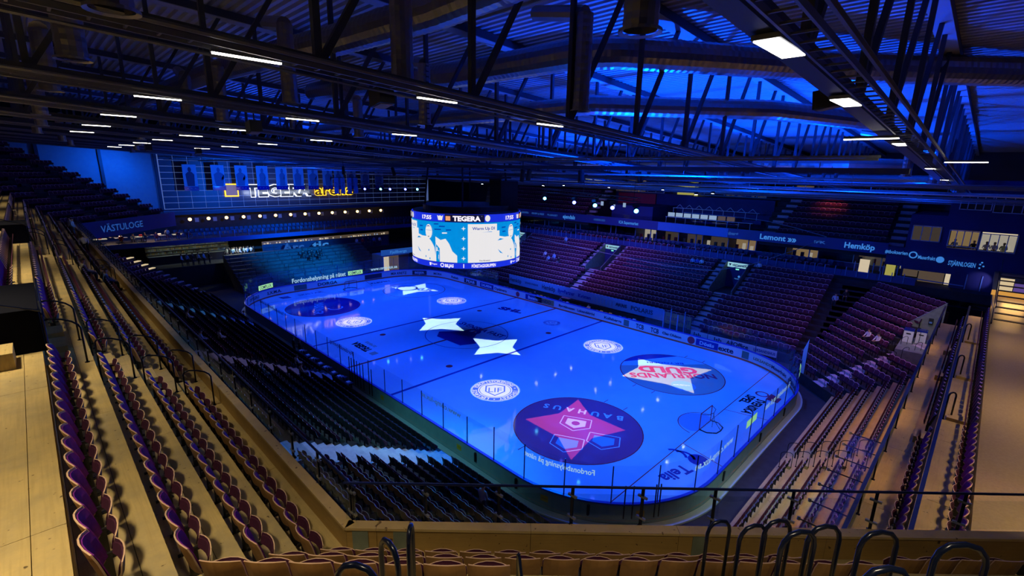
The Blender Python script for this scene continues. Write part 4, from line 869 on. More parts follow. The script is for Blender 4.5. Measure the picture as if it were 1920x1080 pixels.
# ================================================================== FAR END: wall, banners, gallery, terrace
r_ = sroot('wall_far_end', 'tall dark end wall clad with panels')
mb = MB(); mb.box((-52.2, -17, 9.5), (-51.85, 32, 21), 'end_wall'); mb.box((-52.2, -46, -.1), (-51.9, 46, 9.5), 'concrete_dark'); obj('wall_core', mb, r_)
mb = MB(); mb.box((-51.85, -17, 10.6), (-51.80, 32, 19.5), 'wall_joint_glow'); obj('joint_backing', mb, r_)
pm = MB(); pm.box((0, .03, .03), (.07, 1.83, .89), 'wall_panel'); pme = pm.mesh('wall_panel')
for i in range(26):
    for j in range(9):
        o = bpy.data.objects.new('wall_panel', pme); col.objects.link(o); o.location = Vector((-51.8, -16.9+1.86*i, 10.65+.92*j)); o.parent = r_
mb = MB(); mb.box((-51.75, -17.0, 19.0), (-51.6, 32, 20.5), 'end_wall'); obj('wall_head', mb, r_)
r2 = sroot('wall_far_left', 'pale end wall panels left of the sign, split by leaning posts')
for i in range(4):
    mb = MB(); mb.box((-52.0, -17.3-6.3*(i+1)+.05, 8), (-51.8, -17.3-6.3*i-.05, 22), 'wall_light'); obj('wall_panel', mb, r2)
    mb = MB(); mb.bar((-51.6, -17.2-6.3*i+.0, 9), (-51.6, -17.3-6.3*i, 21), .35, .35, 'truss'); obj('post', mb, r2)
# lower edge canopy of the wall
mb = MB(); mb.box((-51.8, -18, 9.85), (-49.6, 33, 10.5), 'end_wall'); mb.box((-49.62, -18, 10.42), (-49.55, 33, 10.48), 'pale_lit_steel'); tag(obj('wall_canopy', mb), 'dark boxed ledge running below the big illuminated sign', 'ledge')
# illuminated sign
t = thing('wall_sign', 'illuminated arena name sign with white and yellow halos on the far wall', 'sign', (-51.4, 3, 13.2))
for s, yc, h, wd, hm, lb_ in (('TEGERA', .2, 1.75, 11.0, 'halo_white', .05), ('arena', 10.1, 1.75, 7.6, 'halo_yellow', .02)):
    mb = MB(); put_text(mb, s, plane_map((-51.55, yc, 13.25), (0, 1, 0), (0, 0, 1)), h, hm, wd, lb_+.045); obj('halo', mb, t)
    mb = MB(); put_text(mb, s, plane_map((-51.40, yc, 13.25), (0, 1, 0), (0, 0, 1)), h, 'black', wd, lb_); obj('lettering', mb, t)
mb = MB(); mb.box((-51.55, -8.55, 12.35), (-51.5, -6.45, 14.45), 'halo_yellow'); obj('halo', mb, t)
mb = MB(); mb.box((-51.5, -8.35, 12.55), (-51.38, -6.65, 14.25), 'sign_purple'); obj('square_emblem', mb, t)
area('sign_glow', (-50.9, 0, 12.9), (-52, 0, 13.2), 260, (.7, .8, 1), 11, .5); area('sign_glow', (-50.9, 10, 12.9), (-52, 10, 13.2), 60, (1, .5, .05), 7, .5)
zt_pre = lambda y: CZ+7.45-.06*(y-CY)+.2
# hanging player banners
def figure(mb, mp, k, mt):
    """plain standing or crouching player silhouette; k varies the pose"""
    hx = .12*math.sin(k*2.1); mb.poly([mp(hx+.2*math.cos(a*PI/6), .75+.26*math.sin(a*PI/6)) for a in range(12)], mt)
    w_ = .5+.12*math.sin(k*1.3)
    mb.poly([mp(-w_+hx, .30), mp(-.2+hx, .52), mp(.2+hx, .52), mp(w_+hx, .28), mp(w_*.9+hx, -.45), mp(.42+hx, -.9), mp(-.42+hx, -.9), mp(-w_*.9+hx, -.45)], mt)
    if k: mb.add([mp(w_+hx, .28), mp(w_+.22*math.sin(k)+hx, .0), mp(.3+hx, -.35), mp(.3+hx, -.1)], [(0, 1, 2, 3)], mt); mb.bar(mp(-.75, -.8), mp(.55, .1-.3*math.sin(k)), .05, .02, mt)
YB = [-13.4, -9.6, -6.2, -3.0, .1, 3.0, 5.6, 8.3, 10.5, 13.0, 15.8, 18.9]
mat('banner', (.30, .42, .60), .7); mat('banner_fig', (.03, .05, .12), .8); mat('banner_fig2', (.12, .16, .30), .8)
for i, y in enumerate(YB):
    t = thing('hanging_banner', 'pale hanging banner with a %s, %s from the left in the row' % ('dark bust in glasses' if i == 0 else 'player figure', ORD[i]), 'banner', (-50, y, 13.7), 'hockey banners below the roof')
    hwid = .92; mb = MB(); mb.box((-50.02, y-hwid, 13.75), (-49.98, y+hwid, 17.4), 'banner'); obj('cloth', mb, t)
    mb = MB(); mb.box((-50.0, y-hwid-.04, 13.45), (-49.94, y+hwid+.04, 14.1), 'paint_navy'); put_text(mb, ['FORSBERG', 'ANDERSSON', 'LARSSON', 'ERIKSSON', 'NILSSON', 'OLSSON', 'HANSSON', 'LIND', 'BERG', 'NORD', 'STR\u00d6M', 'EK'][i] if False else '\u2022 \u2022 \u2022', plane_map((-49.92, y, 13.8), (0, 1, 0), (0, 0, 1)), .12, 'print_white', 1.2); obj('name_strip', mb, t)
    mb = MB(); mp0 = plane_map((-49.96, y, 15.5), (0, 1, 0), (0, 0, 1)); figure(mb, lambda u, v: mp0(u*1.15, v*1.5), i, 'banner_fig' if i == 0 else 'banner_fig2'); obj('player_print', mb, t)
    mb = MB(); mb.tube([(-50, y, 17.4), (-50, y, 20)], .02, 'black', 4); mb.bar((-50, y-hwid, 17.42), (-50, y+hwid, 17.42), .05, .05, 'black'); obj('hanger', mb, t)
# jersey banners nearer the camera, in front of the sign
for i in range(4):
    y = 8.0+1.25*i; t = thing('jersey_banner', 'narrow blue hanging banner, %s of the four in front of the sign' % ORD[i], 'banner', (-46, y, 13.5), 'narrow banners in front of the sign')
    mb = MB(); mb.box((-46, y-.4, 12.8), (-45.97, y+.4, 15.6), 'blue_ad' if False else 'fascia_bright'); obj('cloth', mb, t); mb = MB(); put_text(mb, str([2, 7, 9, 11][i]), plane_map((-45.95, y, 14.4), (0, 1, 0), (0, 0, 1)), .8, 'banner_fig2'); obj('print', mb, t)
t = thing('banner_bar', 'long dark bar under the roof carrying the pale banners', 'beam', (-50, 0, 18.4)); mb = MB(); mb.box((-50.05, -16.5, 18.0), (-49.95, 30, 18.1), 'black'); [mb.bar((-50, y, 18.1), (-50, y, zt_pre(y)), .04, .04, 'black') for y in range(-15, 30, 6)]; [mb.box((-51.9, y, 18.02), (-50, y+.06, 18.08), 'black') for y in (-15, 0, 15, 28)]; obj('bar_tube', mb, t)
t = thing('banner_bar', 'short dark bar carrying the four narrow banners', 'beam', (-46, 10, 15.7)); mb = MB(); mb.box((-46.03, 7, 15.6), (-45.97, 12.8, 15.68), 'black'); [mb.bar((-46, y, 15.6), (-46, y, zt_pre(y)), .04, .04, 'black') for y in (7.5, 12)]; obj('bar_tube', mb, t)
# gallery (restaurant) level below the wall
r_ = sroot('floor_gallery', 'gallery deck along the far end')
mb = MB(); mb.box((-52, -31, 6.3), (-43.2, 34, 6.75), 'concrete_dark'); mb.box((-43.3, -26, 6.2), (-43.1, 34, 6.85), 'fascia'); obj('gallery_slab', mb, r_)
mb = MB(); mb.box((-51.7, -30, 6.75), (-51.5, 34, 10), 'interior_dim' if False else 'concrete_dark'); obj('gallery_back_wall', mb, r_)
rail_run('gallery_railing', 'thin pale railing along the front of the far gallery', [(-43.2, -26), (-43.2, 33)], 6.85, 7.85, [(-43.2, -26+2*i) for i in range(30)], (6.9, 7.8), 'frame_blue', fit=False)
for i in range(14):
    y = -14.2+2.55*i; t = thing('globe_lamp', 'glowing round globe lamp in the far gallery, %s from the left' % ORD[i], 'lamp', (-50, y, 9.1), 'globe lamps in the far gallery')
    mb = MB(); N = 10; vs_ = [(-50, y, 9.35)]+[(-50+.26*math.sin(a)*math.cos(b), y+.26*math.sin(a)*math.sin(b), 9.1+.26*math.cos(a)) for a in (PI/4, PI/2, 3*PI/4) for b in [2*PI*k/N for k in range(N)]]+[(-50, y, 8.84)]
    fs = [(0, 1+k, 1+(k+1) % N) for k in range(N)]+[(1+j*N+k, 1+j*N+(k+1) % N, 1+(j+1)*N+(k+1) % N, 1+(j+1)*N+k) for j in range(2) for k in range(N)]+[(1+2*N+k, 1+3*N, 1+2*N+(k+1) % N) for k in range(N)]
    mb.add(vs_, fs, 'lamp_glow'); obj('globe', mb, t); mb = MB(); mb.tube([(-50, y, 9.3), (-50, y, 9.85)], .02, 'black', 4); obj('stem', mb, t)
    t = thing('gallery_picture', 'small pale square picture on the gallery wall, %s from the left' % ORD[i], 'picture', (-51.4, y+1.2, 8.6), 'pictures in the far gallery')
    mb = MB(); mb.box((-51.45, y+.95, 8.5), (-51.4, y+1.5, 9.15), 'wall_light'); obj('print', mb, t)
# gallery seats, tables and guests
gs = MB()
for row, x, z in ((0, -44.6, 6.75), (1, -46.2, 7.15)):
    for k in range(72): low_seat(gs, x, -17+.68*k, z, -PI/2, 'seat_blue', 'seat_blue')
tag(obj('gallery_seating', gs), 'rows of small dark blue chairs along the far gallery', 'seating', None, 'stuff')
for i in range(5):
    y = -25.6+2.2*i; t = thing('gallery_table', 'small laid table with %s cloth on the far left gallery, %s from the left' % ('a cream' if i % 2 == 0 else 'a white', ORD[i]), 'table', (-45.5, y, 6.75), 'gallery tables')
    mb = MB(); mb.box((-46, y-.7, 7.42), (-45, y+.7, 7.47), 'interior_cream' if i % 2 == 0 else 'wall_light'); obj('table_top', mb, t); mb = MB(); mb.tube([(-45.5, y, 6.75), (-45.5, y, 7.42)], .06, 'black', 6); mb.box((-45.8, y-.3, 6.75), (-45.2, y+.3, 6.78), 'black'); obj('leg', mb, t)
    mb = MB(); mb.box((-45.9, y-.2, 7.47), (-45.3, y+.15, 7.7), 'shirt_red' if i % 2 == 0 else 'print_white'); obj('serving_tray', mb, t)
spot('gallery_light', (-45, -20, 9.7), (-45, -20, 6), 900, (1, .6, .3), 120, 1, .1); spot('gallery_light', (-45, -24.5, 9.7), (-45, -24.5, 6), 600, (1, .6, .3), 120, 1, .1)
# bar level behind the terrace
r_ = sroot('floor_bar', 'bar floor under the far gallery')
mb = MB(); mb.box((-52, -31, -.1), (-43.0, 34, 3.0), 'concrete_dark'); obj('bar_slab', mb, r_)
t = thing('bar_counter', 'long bar with brightly lit bottle shelves under the far gallery', 'bar', (-48, -14, 3))
mb = MB(); mb.box((-47.6, -20.5, 3), (-47, -9.5, 4.1), 'print_dark'); mb.box((-47.7, -20.6, 4.1), (-46.9, -9.4, 4.16), 'steel'); obj('counter', mb, t)
for j in range(3): mb = MB(); mb.box((-49.3, -20.5, 4.1+.55*j), (-49.0, -9.5, 4.14+.55*j), 'steel'); obj('shelf', mb, t)
mb = MB(); mb.box((-49.45, -20.5, 3.9), (-49.35, -9.5, 5.7), 'print_gold'); obj('back_panel', mb, t)
bt = MB()
for j in range(3):
    for k in range(60):
        y = -20.3+.18*k+random.uniform(-.03, .03); h = random.uniform(.22, .38); bt.box((-49.2, y, 4.14+.55*j), (-49.12, y+.08, 4.14+.55*j+h), random.choice(['print_gold', 'wall_light', 'print_green', 'print_dark', 'print_green']))
tag(obj('bottle_stock', bt), 'crowded small bottles on the lit bar shelves', 'bottles', None, 'stuff')
t = thing('service_counter', 'long low counter strip with small white menu lights behind the standing terrace', 'counter', (-44, 4, 5))
mb = MB(); mb.box((-44.2, -6, 5.05), (-44.0, 17, 5.55), 'interior_dim'); mb.box((-44.2, -6, 3.0), (-44.05, 17, 5.05), 'print_dark'); obj('counter_front', mb, t)
mb = MB()
for k in range(46):
    if random.random() < .75: y = -5.8+.48*k; mb.box((-43.98, y, 5.12), (-43.95, y+random.uniform(.15, .4), 5.12+random.uniform(.1, .32)), random.choice(['interior_cream', 'interior_cool', 'interior_cream']))
tag(mb and obj('menu_light', mb, t), kind='stuff')
area('bar_light', (-47.8, -15, 6.0), (-48, -15, 3), 70, (.9, 1, .8), 10, .4); area('bar_light', (-44.5, -9.6, 6.0), (-44, -9, 3), 160, (.9, 1, .75), 2.5, 1)
t = thing('arena_lettering', 'large blue lower case letters on the wall behind the terrace', 'sign', (-42.6, 0, 4))
mb = MB(); put_text(mb, 'tic', plane_map((-42.9, 3.0, 4.4), (0, 1, 0), (0, 0, 1)), 1.3, 'arctic_glow', 2.9, .03); put_text(mb, 'Arc', plane_map((-42.9, -1.6, 4.4), (0, 1, 0), (0, 0, 1)), 1.3, 'sign_text_dim', 3.6, .03); obj('lettering', mb, t)
r_ = sroot('floor_terrace', 'standing terrace of grey blocks behind the far goal')
for j in range(11):
    x0 = -32.6-.9*j; z = .25+.40*j; xs = -12.2; i = 0
    while xs < 9.5:
        L_ = 1.9+.5*((i*7+j*3) % 3); mb = MB(); mb.box((x0-.9, xs+.03, -.1), (x0, min(xs+L_, 10)-.03, z), 'concrete'); obj('terrace_block', mb, r_); xs += L_; i += 1
tr = MB()
for j in range(2, 11, 2):
    x0 = -32.6-.9*j; z = .25+.40*j
    for k in range(9):
        if (k+j) % 3: tr.box((x0-.05, -12+2.3*k, z), (x0, -11.95+2.3*k, z+1), 'black'); tr.box((x0-.05, -12+2.3*k, z+1), (x0, -10.2+2.3*k, z+1.05), 'black')
t = thing('crush_barrier', 'thin black crush barriers standing on the far terrace', 'barrier', (-37, 0, 1)); obj('barrier_tube', tr, t)
# left block of the far end: seats, upper steps glow by emission as if lit
r_ = sroot('floor_far_left_lower', 'dark lower steps in the far left corner')
for k in range(13):
    n = 32.8+.83*k; z = .9+.42*k; a = Vector((-1, -1, 0))/S2; d1 = Vector((1, -1, 0))/S2
    c = a*n; mb = MB(); p = c-d1*9.5+Vector((0, 0, -.1)); mb.obox(p-a*.42, d1*19, a*.84, (0, 0, z+.1), 'concrete_dark'); obj('tier_step', mb, r_)
    seat_line(c-d1*7.5, c+d1*9, z, (1, 1), 'far left lower')
    mb = MB(); p = c-d1*9.3; mb.obox((p.x, p.y, z), d1*1.6, -a*.4, (0, 0, .1), 'cream_glow' if k > 8 else 'step_light'); obj('aisle_step', mb, r_)
# far right corner and zamboni gate
r_ = sroot('floor_far_right_lower', 'dark lower steps in the far right corner')
for k in range(13):
    n = 32.8+.83*k; z = .9+.42*k; a = Vector((-1, 1, 0))/S2; d1 = Vector((1, 1, 0))/S2; c = a*n
    mb = MB(); p = c-d1*2.0+Vector((0, 0, -.1)); mb.obox(p-a*.42, d1*10, a*.84, (0, 0, z+.1), 'concrete_dark'); obj('tier_step', mb, r_); seat_line(c-d1*1.8, c+d1*7.5, z, (1, -1), 'far right lower')
t = thing('resurfacer_garage', 'pale open garage mouth with a grey curtain beside the far goal', 'garage opening', (-32, 11, 0))
mb = MB(); mb.box((-35, 8.4, -.1), (-34.8, 13.4, 3.2), 'interior_dim'); mb.box((-35, 8.3, -.1), (-31.6, 8.5, 3.2), 'wall_light'); mb.box((-35, 13.3, -.1), (-31.6, 13.5, 3.2), 'print_dark'); mb.box((-35, 8.3, 3.2), (-31.6, 13.5, 3.35), 'wall_light'); obj('tunnel', mb, t)
mb = MB()
for k in range(9): mb.box((-31.9+.06*(k % 2), 8.6+.2*k, .0), (-31.8+.06*(k % 2), 8.8+.2*k, 3.1), 'interior_cream' if k < 5 else 'interior_dim')
obj('curtain', mb, t); mb = MB(); mb.box((-31.7, 8.1, 3.4), (-31.55, 14.5, 4.3), 'blue_ad'); put_text(mb, 'Fjellbergs', plane_map((-31.5, 11.3, 3.85), (0, 1, 0), (0, 0, 1)), .45, 'sign_text', 3.2); obj('sign_board', mb, t)
# ================================================================== RIGHT SIDE: advert bands, suites, upper stand, tower
def band(name, label, x0, x1, y, z0, z1, mt, words, th=.12):
    t = thing(name, label, 'advert board', ((x0+x1)/2, y, z0)); mb = MB(); mb.box((x0, y, z0), (x1, y+th, z1), mt); obj('board', mb, t)
    for w_, xc, h, wd, m2 in words:
        mb = MB(); put_text(mb, w_, plane_map((xc, y-.01, (z0+z1)/2), (1, 0, 0), (0, 0, 1)), h, m2, wd, .03); obj('lettering', mb, t)
    return t
mat('band_blue', (.10, .22, .42), .5)
t = band('advert_band', 'long blue advert board behind the players benches on the right side', -10.9, 14.0, 17.25, 1.15, 2.5, 'band_blue', [('Hemk\u00f6p', -9.6, .55, 2.4, 'print_dark'), ('LEKSANDS SPARBANK', -6.4, .26, 2.6, 'print_dark'), ('Hemk\u00f6p', -3.2, .6, 2.4, 'print_dark'), ('ByggPartner', -.1, .5, 2.8, 'paint_navy'), ('Kvisten', 2.9, .45, 2.0, 'paint_navy'), ('AKRIS', 8.4, .42, 1.6, 'print_dark'), ('FINSKA KAKEL', 8.4-.0, .18, 1.6, 'print_dark'), ('POLARIS', 11.2, .5, 2.9, 'print_dark')])
mb = MB()
for i in range(6):
    x = 4.4+.55*i
    for a, b in (((x, 1.35), (x+.45, 1.35)), ((x+.45, 1.35), (x+.45, 2.05)), ((x+.45, 2.05), (x+.22, 2.35)), ((x+.22, 2.35), (x, 2.05)), ((x, 2.05), (x, 1.35))): mb.bar((a[0], 17.22, a[1]), (b[0], 17.22, b[1]), .03, .04, 'wall_light')
obj('house_outline', mb, t)
band('advert_band', 'brown advert panel at the near end of the blue advert board', 14.05, 17.2, 17.25, 1.0, 2.3, 'print_gold', [('SEBRA', 15.0, .4, 1.3, 'print_dark'), ('CEMENT', 16.2, .45, 1.8, 'print_dark')])
t = band('advert_band', 'white and blue advert strip behind the near right glass', 17.4, 26.0, 17.0, .35, 1.0, 'board_white', [('Jsb', 18.1, .4, .9, 'print_dark'), ('Jsb', 20.3, .4, .9, 'print_dark'), ('AllOffice', 22.3, .42, 2.2, 'print_dark'), ('LEKSANDSHUS', 24.9, .25, 2.0, 'paint_navy')])
for x in (17.6, 21.7, 25.8): mb = MB(); mb.box((x-.04, 17.02, -.12), (x+.04, 17.1, .36), 'black'); obj('leg', mb, t)
for i in range(7):
    x = -9.8+3.3*i; t = thing('team_bench', 'low bench behind the right side boards with kit on it, %s from the far end' % ORD[i], 'bench', (x, 16.2, 0), 'benches behind the right boards')
    mb = MB(); mb.box((x-1.4, 16.0, .40), (x+1.4, 16.4, .46), 'ply'); obj('seat', mb, t)
    for s in (-1.2, 1.2): mb = MB(); mb.box((x+s-.04, 16.05, -.1), (x+s+.04, 16.35, .4), 'black'); obj('leg', mb, t)
    for q in range(4): mb = MB(); xx = x-1.2+.65*q; mb.box((xx, 16.05, .46), (xx+.35, 16.3, .8+.1*(q % 2)), random.choice(['print_white', 'interior_dim', 'print_gold', 'print_dark'])); tag(obj('kit_bag', mb), 'small kit item %d on the bench, %s bench from the far end' % (0, ORD[i]) if False else 'small kit item on the %s bench from the far end' % ORD[i], 'bag', 'kit on the team benches')
for i in range(4):
    x = -4.2+2.6*i; t = thing('timekeeper_bench', 'low table with papers and kit outside the left boards, %s from the far end' % ORD[i], 'bench', (x, -15.9, 0), 'tables outside the left boards')
    mb = MB(); mb.box((x-1.1, -16.1, .68), (x+1.1, -15.6, .73), 'print_dark'); obj('table_top', mb, t)
    for q in (-1.0, 1.0): mb = MB(); mb.box((x+q-.03, -16.0, -.12), (x+q+.03, -15.7, .68), 'black'); obj('leg', mb, t)
    for q in range(4): mb = MB(); xx = x-1.0+.52*q; mb.box((xx, -16.0, .73), (xx+.34, -15.72, .78+.12*(q % 3)), ['print_white', 'wall_light', 'print_dark', 'print_white'][q]); tag(obj('kit_box', mb), 'small pale item on the %s table outside the left boards' % ORD[i], 'box', 'items outside the left boards')
t = thing('corner_glass_box', 'clear tall glass booth at the near end of the player benches', 'booth', (15.8, 15.8, 0))
for x in (15.0, 16.6):
    mb = MB(); mb.add([(x, 15.2, 0), (x, 16.9, 0), (x, 16.9, 2.9), (x, 15.2, 2.9)], [(0, 1, 2, 3)], 'rink_glass'); obj('glass_pane', mb, t); mb = MB(); mb.box((x-.03, 15.15, 0), (x+.07, 15.25, 2.9), 'frame_blue'); mb.box((x-.03, 16.85, 0), (x+.07, 16.95, 2.9), 'frame_blue'); obj('post', mb, t)
# feather flag in the near right corner
t = thing('feather_flag', 'tall narrow pale flag standing in the near right corner outside the glass', 'flag', (29.0, 13.6, 0))
mb = MB(); mb.prism([(28.85, 13.72), (29.2, 13.5), (29.22, 13.54), (28.87, 13.76)], .6, 2.9, 'board_white'); mb.add([(28.85, 13.72, 2.9), (29.2, 13.5, 2.9), (29.2, 13.5, 4.0), (28.87, 13.76, 2.9), (29.22, 13.54, 2.9), (29.22, 13.54, 4.0)], [(0, 1, 2), (3, 5, 4), (0, 2, 5, 3)], 'board_white'); obj('cloth', mb, t)
mb = MB(); mb.tube([(29.22, 13.5, 0), (29.22, 13.5, 4.05)], .02, 'black', 6); obj('pole', mb, t)
# fence on top of the lower stand
t = thing('stand_fence', 'dark blue panel fence with short pale posts behind the top right row', 'fence', (5, 30.4, 6.9))
for i in range(20):
    x0 = -30+3.2*i; mb = MB(); mb.box((x0+.02, 30.4, 6.9), (x0+3.18, 30.45, 7.6), 'fascia'); obj('fence_panel', mb, t)
for i in range(64): mb = MB(); mb.box((-30+i, 30.32, 7.0), (-29.93+i, 30.38, 7.95), 'frame_blue'); obj('fence_post', mb, t)
r_ = sroot('floor_suite_level', 'suite level floor slab'); mb = MB(); mb.box((-31, 30.5, 6.0), (50, 44, 6.9), 'concrete_dark'); mb.box((-31, 32.6, 9.4), (32.2, 44, 10.3), 'concrete_dark'); obj('floor_slab', mb, r_)
mb = MB()
for row, y, z in ((0, 31.6, 6.9), (1, 33.0, 7.3)):
    for k in range(78):
        x = -28+.72*k
        if not (k % 13 > 10): low_seat(mb, x, y, z, PI, 'seat_blue' if row else 'purple_far', 'seat_blue' if row else 'seat_rim')
tag(obj('suite_seating', mb), 'two rows of dark seats in front of the suite windows', 'seating', None, 'stuff')
mb = MB(); mb.box((-31, 33.4, 6.9), (34, 34.4, 7.3), 'concrete_dark'); obj('seat_step', mb, r_)
r_ = sroot('wall_right_suites', 'suite fronts with pale blue frames below the upper fascia')
inter = ['interior_dim', 'print_dark', 'interior_dim', 'print_dark', 'interior_cool', 'interior_warm', 'print_dark', 'interior_dim', 'interior_warm', 'print_dark', 'interior_warm', 'interior_cream', 'interior_dim', 'print_dark', 'interior_cream', 'interior_dim']
xs = [-29+3.55*i for i in range(20)]
for i, x0 in enumerate(xs):
    x1 = x0+3.55; it = {8: 'interior_cream', 5: 'print_dark', 9: 'interior_dim', 10: 'interior_dim', 11: 'interior_dim', 12: 'interior_warm', 13: 'print_dark', 14: 'interior_warm', 15: 'print_dark', 16: 'interior_dim', 17: 'interior_cream', 18: 'interior_dim'}.get(i, 'print_dark')
    z0, z1 = 7.9, 9.4
    if i == 8: z0 = 7.2
    mb = MB(); mb.box((x0, 37.2, 7.2), (x1, 37.3, 9.5), it); obj('back_wall', mb, r_)
    mb = MB(); mb.box((x0, 34.5, 7.2), (x0+.12, 37.2, 9.5), 'navy_wall'); mb.box((x0, 34.4, z0-.06), (x1, 34.5, z0), 'frame_blue'); mb.box((x0, 34.4, z0), (x0+.08, 34.5, 9.4), 'frame_blue'); mb.box((x0, 34.45, 6.9), (x1, 34.5, z0-.06), 'navy_wall'); 
    if i % 2 == 0: mb.box((x0+2.6, 34.38, 6.95), (x0+2.72, 34.5, 9.4), 'frame_blue')
    obj('window_frame', mb, r_)
    mb = MB(); mb.add([(x0+.1, 34.46, z0), (x1, 34.46, z0), (x1, 34.46, 9.4), (x0+.1, 34.46, 9.4)], [(0, 1, 2, 3)], 'window_glass'); obj('pane', mb, r_)
    if it != 'print_dark':
        for q in range(3):
            mb = MB(); xx = x0+.5+q*1.0+random.uniform(-.2, .2); mb.box((xx, 35.4, 7.3), (xx+.35, 35.7, 8.3+random.uniform(-.1, .4)), random.choice(['shirt_red', 'print_dark', 'interior_cream', 'print_gold'])); tag(obj('lounge_chair', mb), 'chair back inside the lit suite, %s suite counted from the far end' % (ORD[i] if i < 16 else 'a late'), 'chair', 'chairs in the suites')
band('fascia_band', 'long blue fascia with sponsor names below the right upper stand', -30, 31.0, 32.45, 9.45, 10.7, 'fascia', [('MORA GRUPPEN', -23, .3, 3, 'sign_text_dim'), ('KROPP & FRISK', -19.2, .3, 3, 'sign_text_dim'), ('PLUSHUSET', -16.4+.6, .28, 2.3, 'sign_text_dim'), ('ejendals', -12.2, .62, 2.6, 'sign_text'), ('NORRBORN BRUK', -6.0, .3, 2.2, 'sign_text_dim'), ('ICA Supermarket', -.7, .42, 3.4, 'sign_text'), ('Tibble', 5.2, .4, 2.0, 'sign_text_dim'), ('SKF', 10.6, .4, 1.3, 'sign_text_dim'), ('Granberg', 14.3, .4, 2.4, 'sign_text_dim'), ('Lemont \u00bb\u00bb', 20.2, .62, 4.1, 'sign_text'), ('IFK', 24.7, .3, 1.2, 'sign_text_dim'), ('Hemk\u00f6p', 28.5, .6, 2.8, 'sign_text')], th=.2)
mb = MB(); mb.add([(-30, 32.5, 10.7), (31, 32.5, 10.7), (31, 32.5, 11.3), (-30, 32.5, 11.3)], [(0, 1, 2, 3)], 'rail_glass'); obj('glass_strip', mb); bpy.data.objects[obj.__name__] if False else None
tag(col.objects[-1], 'low clear glass edge above the right fascia', 'glass edge')
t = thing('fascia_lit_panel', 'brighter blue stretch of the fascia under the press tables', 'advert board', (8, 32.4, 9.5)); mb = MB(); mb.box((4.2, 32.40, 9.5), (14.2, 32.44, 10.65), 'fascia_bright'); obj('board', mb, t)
# upper stand right of the press tables
r_ = sroot('floor_right_upper_stand', 'steep steps of the right upper stand')
for k in range(9):
    y = 33.4+.83*k; z = 10.35+.64*k
    for x0, x1 in ((-31, -8.5), (18.0, 32.3)):
        mb = MB(); mb.box((x0, y-.4, 9), (x1, y+.45, z), 'concrete_dark'); obj('tier_step', mb, r_)
    seat_line((19.8+.2*k, y, 0), (30.6, y, 0), z, (0, -1), 'right upper')
    if k < 6: seat_line((-29, y, 0), (-9.5, y, 0), z, (0, -1), 'right upper far')
    for xa in (18.2+.2*k, 30.9, -9.3):
        mb = MB(); mb.box((xa, y-.4, z), (xa+1.3, y-.05, z+.02), 'step_light'); mb.box((xa, y-.05, z), (xa+1.3, y+.4, z+.32), 'step_light'); obj('aisle_step', mb, r_)
spot('upper_seat_light', (24.5, 36, 17), (24, 37.5, 12.5), 420, (1, .22, .12), 70, 1, .1)
# press tables
for i, (y, z) in enumerate(((33.6, 10.5), (35.6, 11.7))):
    t = thing('press_table', '%s long press table with white metal frame above the right fascia' % ('front' if i == 0 else 'rear'), 'table', (10.5, y, z))
    mb = MB(); mb.box((4.8, y-.3, z+.9), (16.8, y+.3, z+.95), 'frame_white'); obj('table_top', mb, t)
    for k in range(9):
        x = 4.9+1.45*k; mb = MB(); mb.bar((x, y-.25, z), (x, y-.25, z+.9), .05, .05, 'frame_white'); obj('leg', mb, t)
        if k < 8 and i: mb = MB(); mb.bar((x+.2, y+.2, z+.95), (x+.7, y+.2, z+1.4), .05, .05, 'frame_white'); mb.bar((x+.7, y+.2, z+1.4), (x+1.2, y+.2, z+.95), .05, .05, 'frame_white'); obj('brace', mb, t)
    mb = MB(); mb.box((4.5, y-.5, z-.5), (17.2, y+.9, z), 'navy_wall'); struct('floor_press_%d' % i, mb)
    if i == 0:
        for k in range(8): mb = MB(); x = 5+1.2*k; mb.box((x, y, z+1.0), (x+1.0, y+.05, z+1.55), 'interior_cool' if k < 6 else 'interior_dim'); tag(obj('monitor', mb), 'bright small monitor on the front press table, %s from the far end' % ORD[k], 'monitor', 'monitors on the press table')
# boxes at the very top
def win(t, x0, x1, y, z0, z1, n, lit, fr='frame_white', slant=0):
    mb = MB(); mb.box((x0, y+2.4, z0-.1), (x1, y+2.5, z1+.4), lit); obj('room_wall', mb, t)
    mb = MB(); w_ = .07
    mb.box((x0, y-.05, z0), (x1, y+.05, z0+w_), fr); mb.box((x0, y-.05, z1-w_), (x1, y+.05, z1), fr)
    for k in range(n+1): x = x0+(x1-x0)*k/n; mb.box((x-w_/2, y-.05, z0), (x+w_/2, y+.05, z1), fr)
    obj('window_frame', mb, t)
    for k in range(n): a = x0+(x1-x0)*k/n; mb = MB(); mb.add([(a, y, z0), (a+(x1-x0)/n, y, z0), (a+(x1-x0)/n, y, z1), (a, y, z1)], [(0, 1, 2, 3)], 'window_glass'); obj('pane', mb, t)
t = sroot('wall_right_top', 'dark blue upper wall with white framed windows'); mb = MB()
mb.box((-12, 41.0, 10.2), (5.0, 41.4, 14.3), 'navy_wall'); mb.box((5, 39, 10.2), (17.4, 41.0, 14.2), 'navy_wall'); mb.box((-52, 44.5, 9), (50, 44.8, 22), 'end_wall'); mb.box((-31, 41.4, 16.3), (35, 44, 16.8), 'navy_wall'); obj('wall_face', mb, t)
win(t, 5.3, 14.3, 40.9, 14.4, 16.2, 6, 'print_dark'); win(t, 14.4, 15.6, 40.9, 14.4, 16.2, 1, 'print_dark'); win(t, -11, -4.6, 41.0, 14.4, 16.1, 5, 'interior_dim'); win(t, -4.2, .2, 41.0, 14.4, 16.1, 3, 'print_dark'); win(t, -19, -13.5, 41.0, 14.4, 16.1, 3, 'interior_yellow')
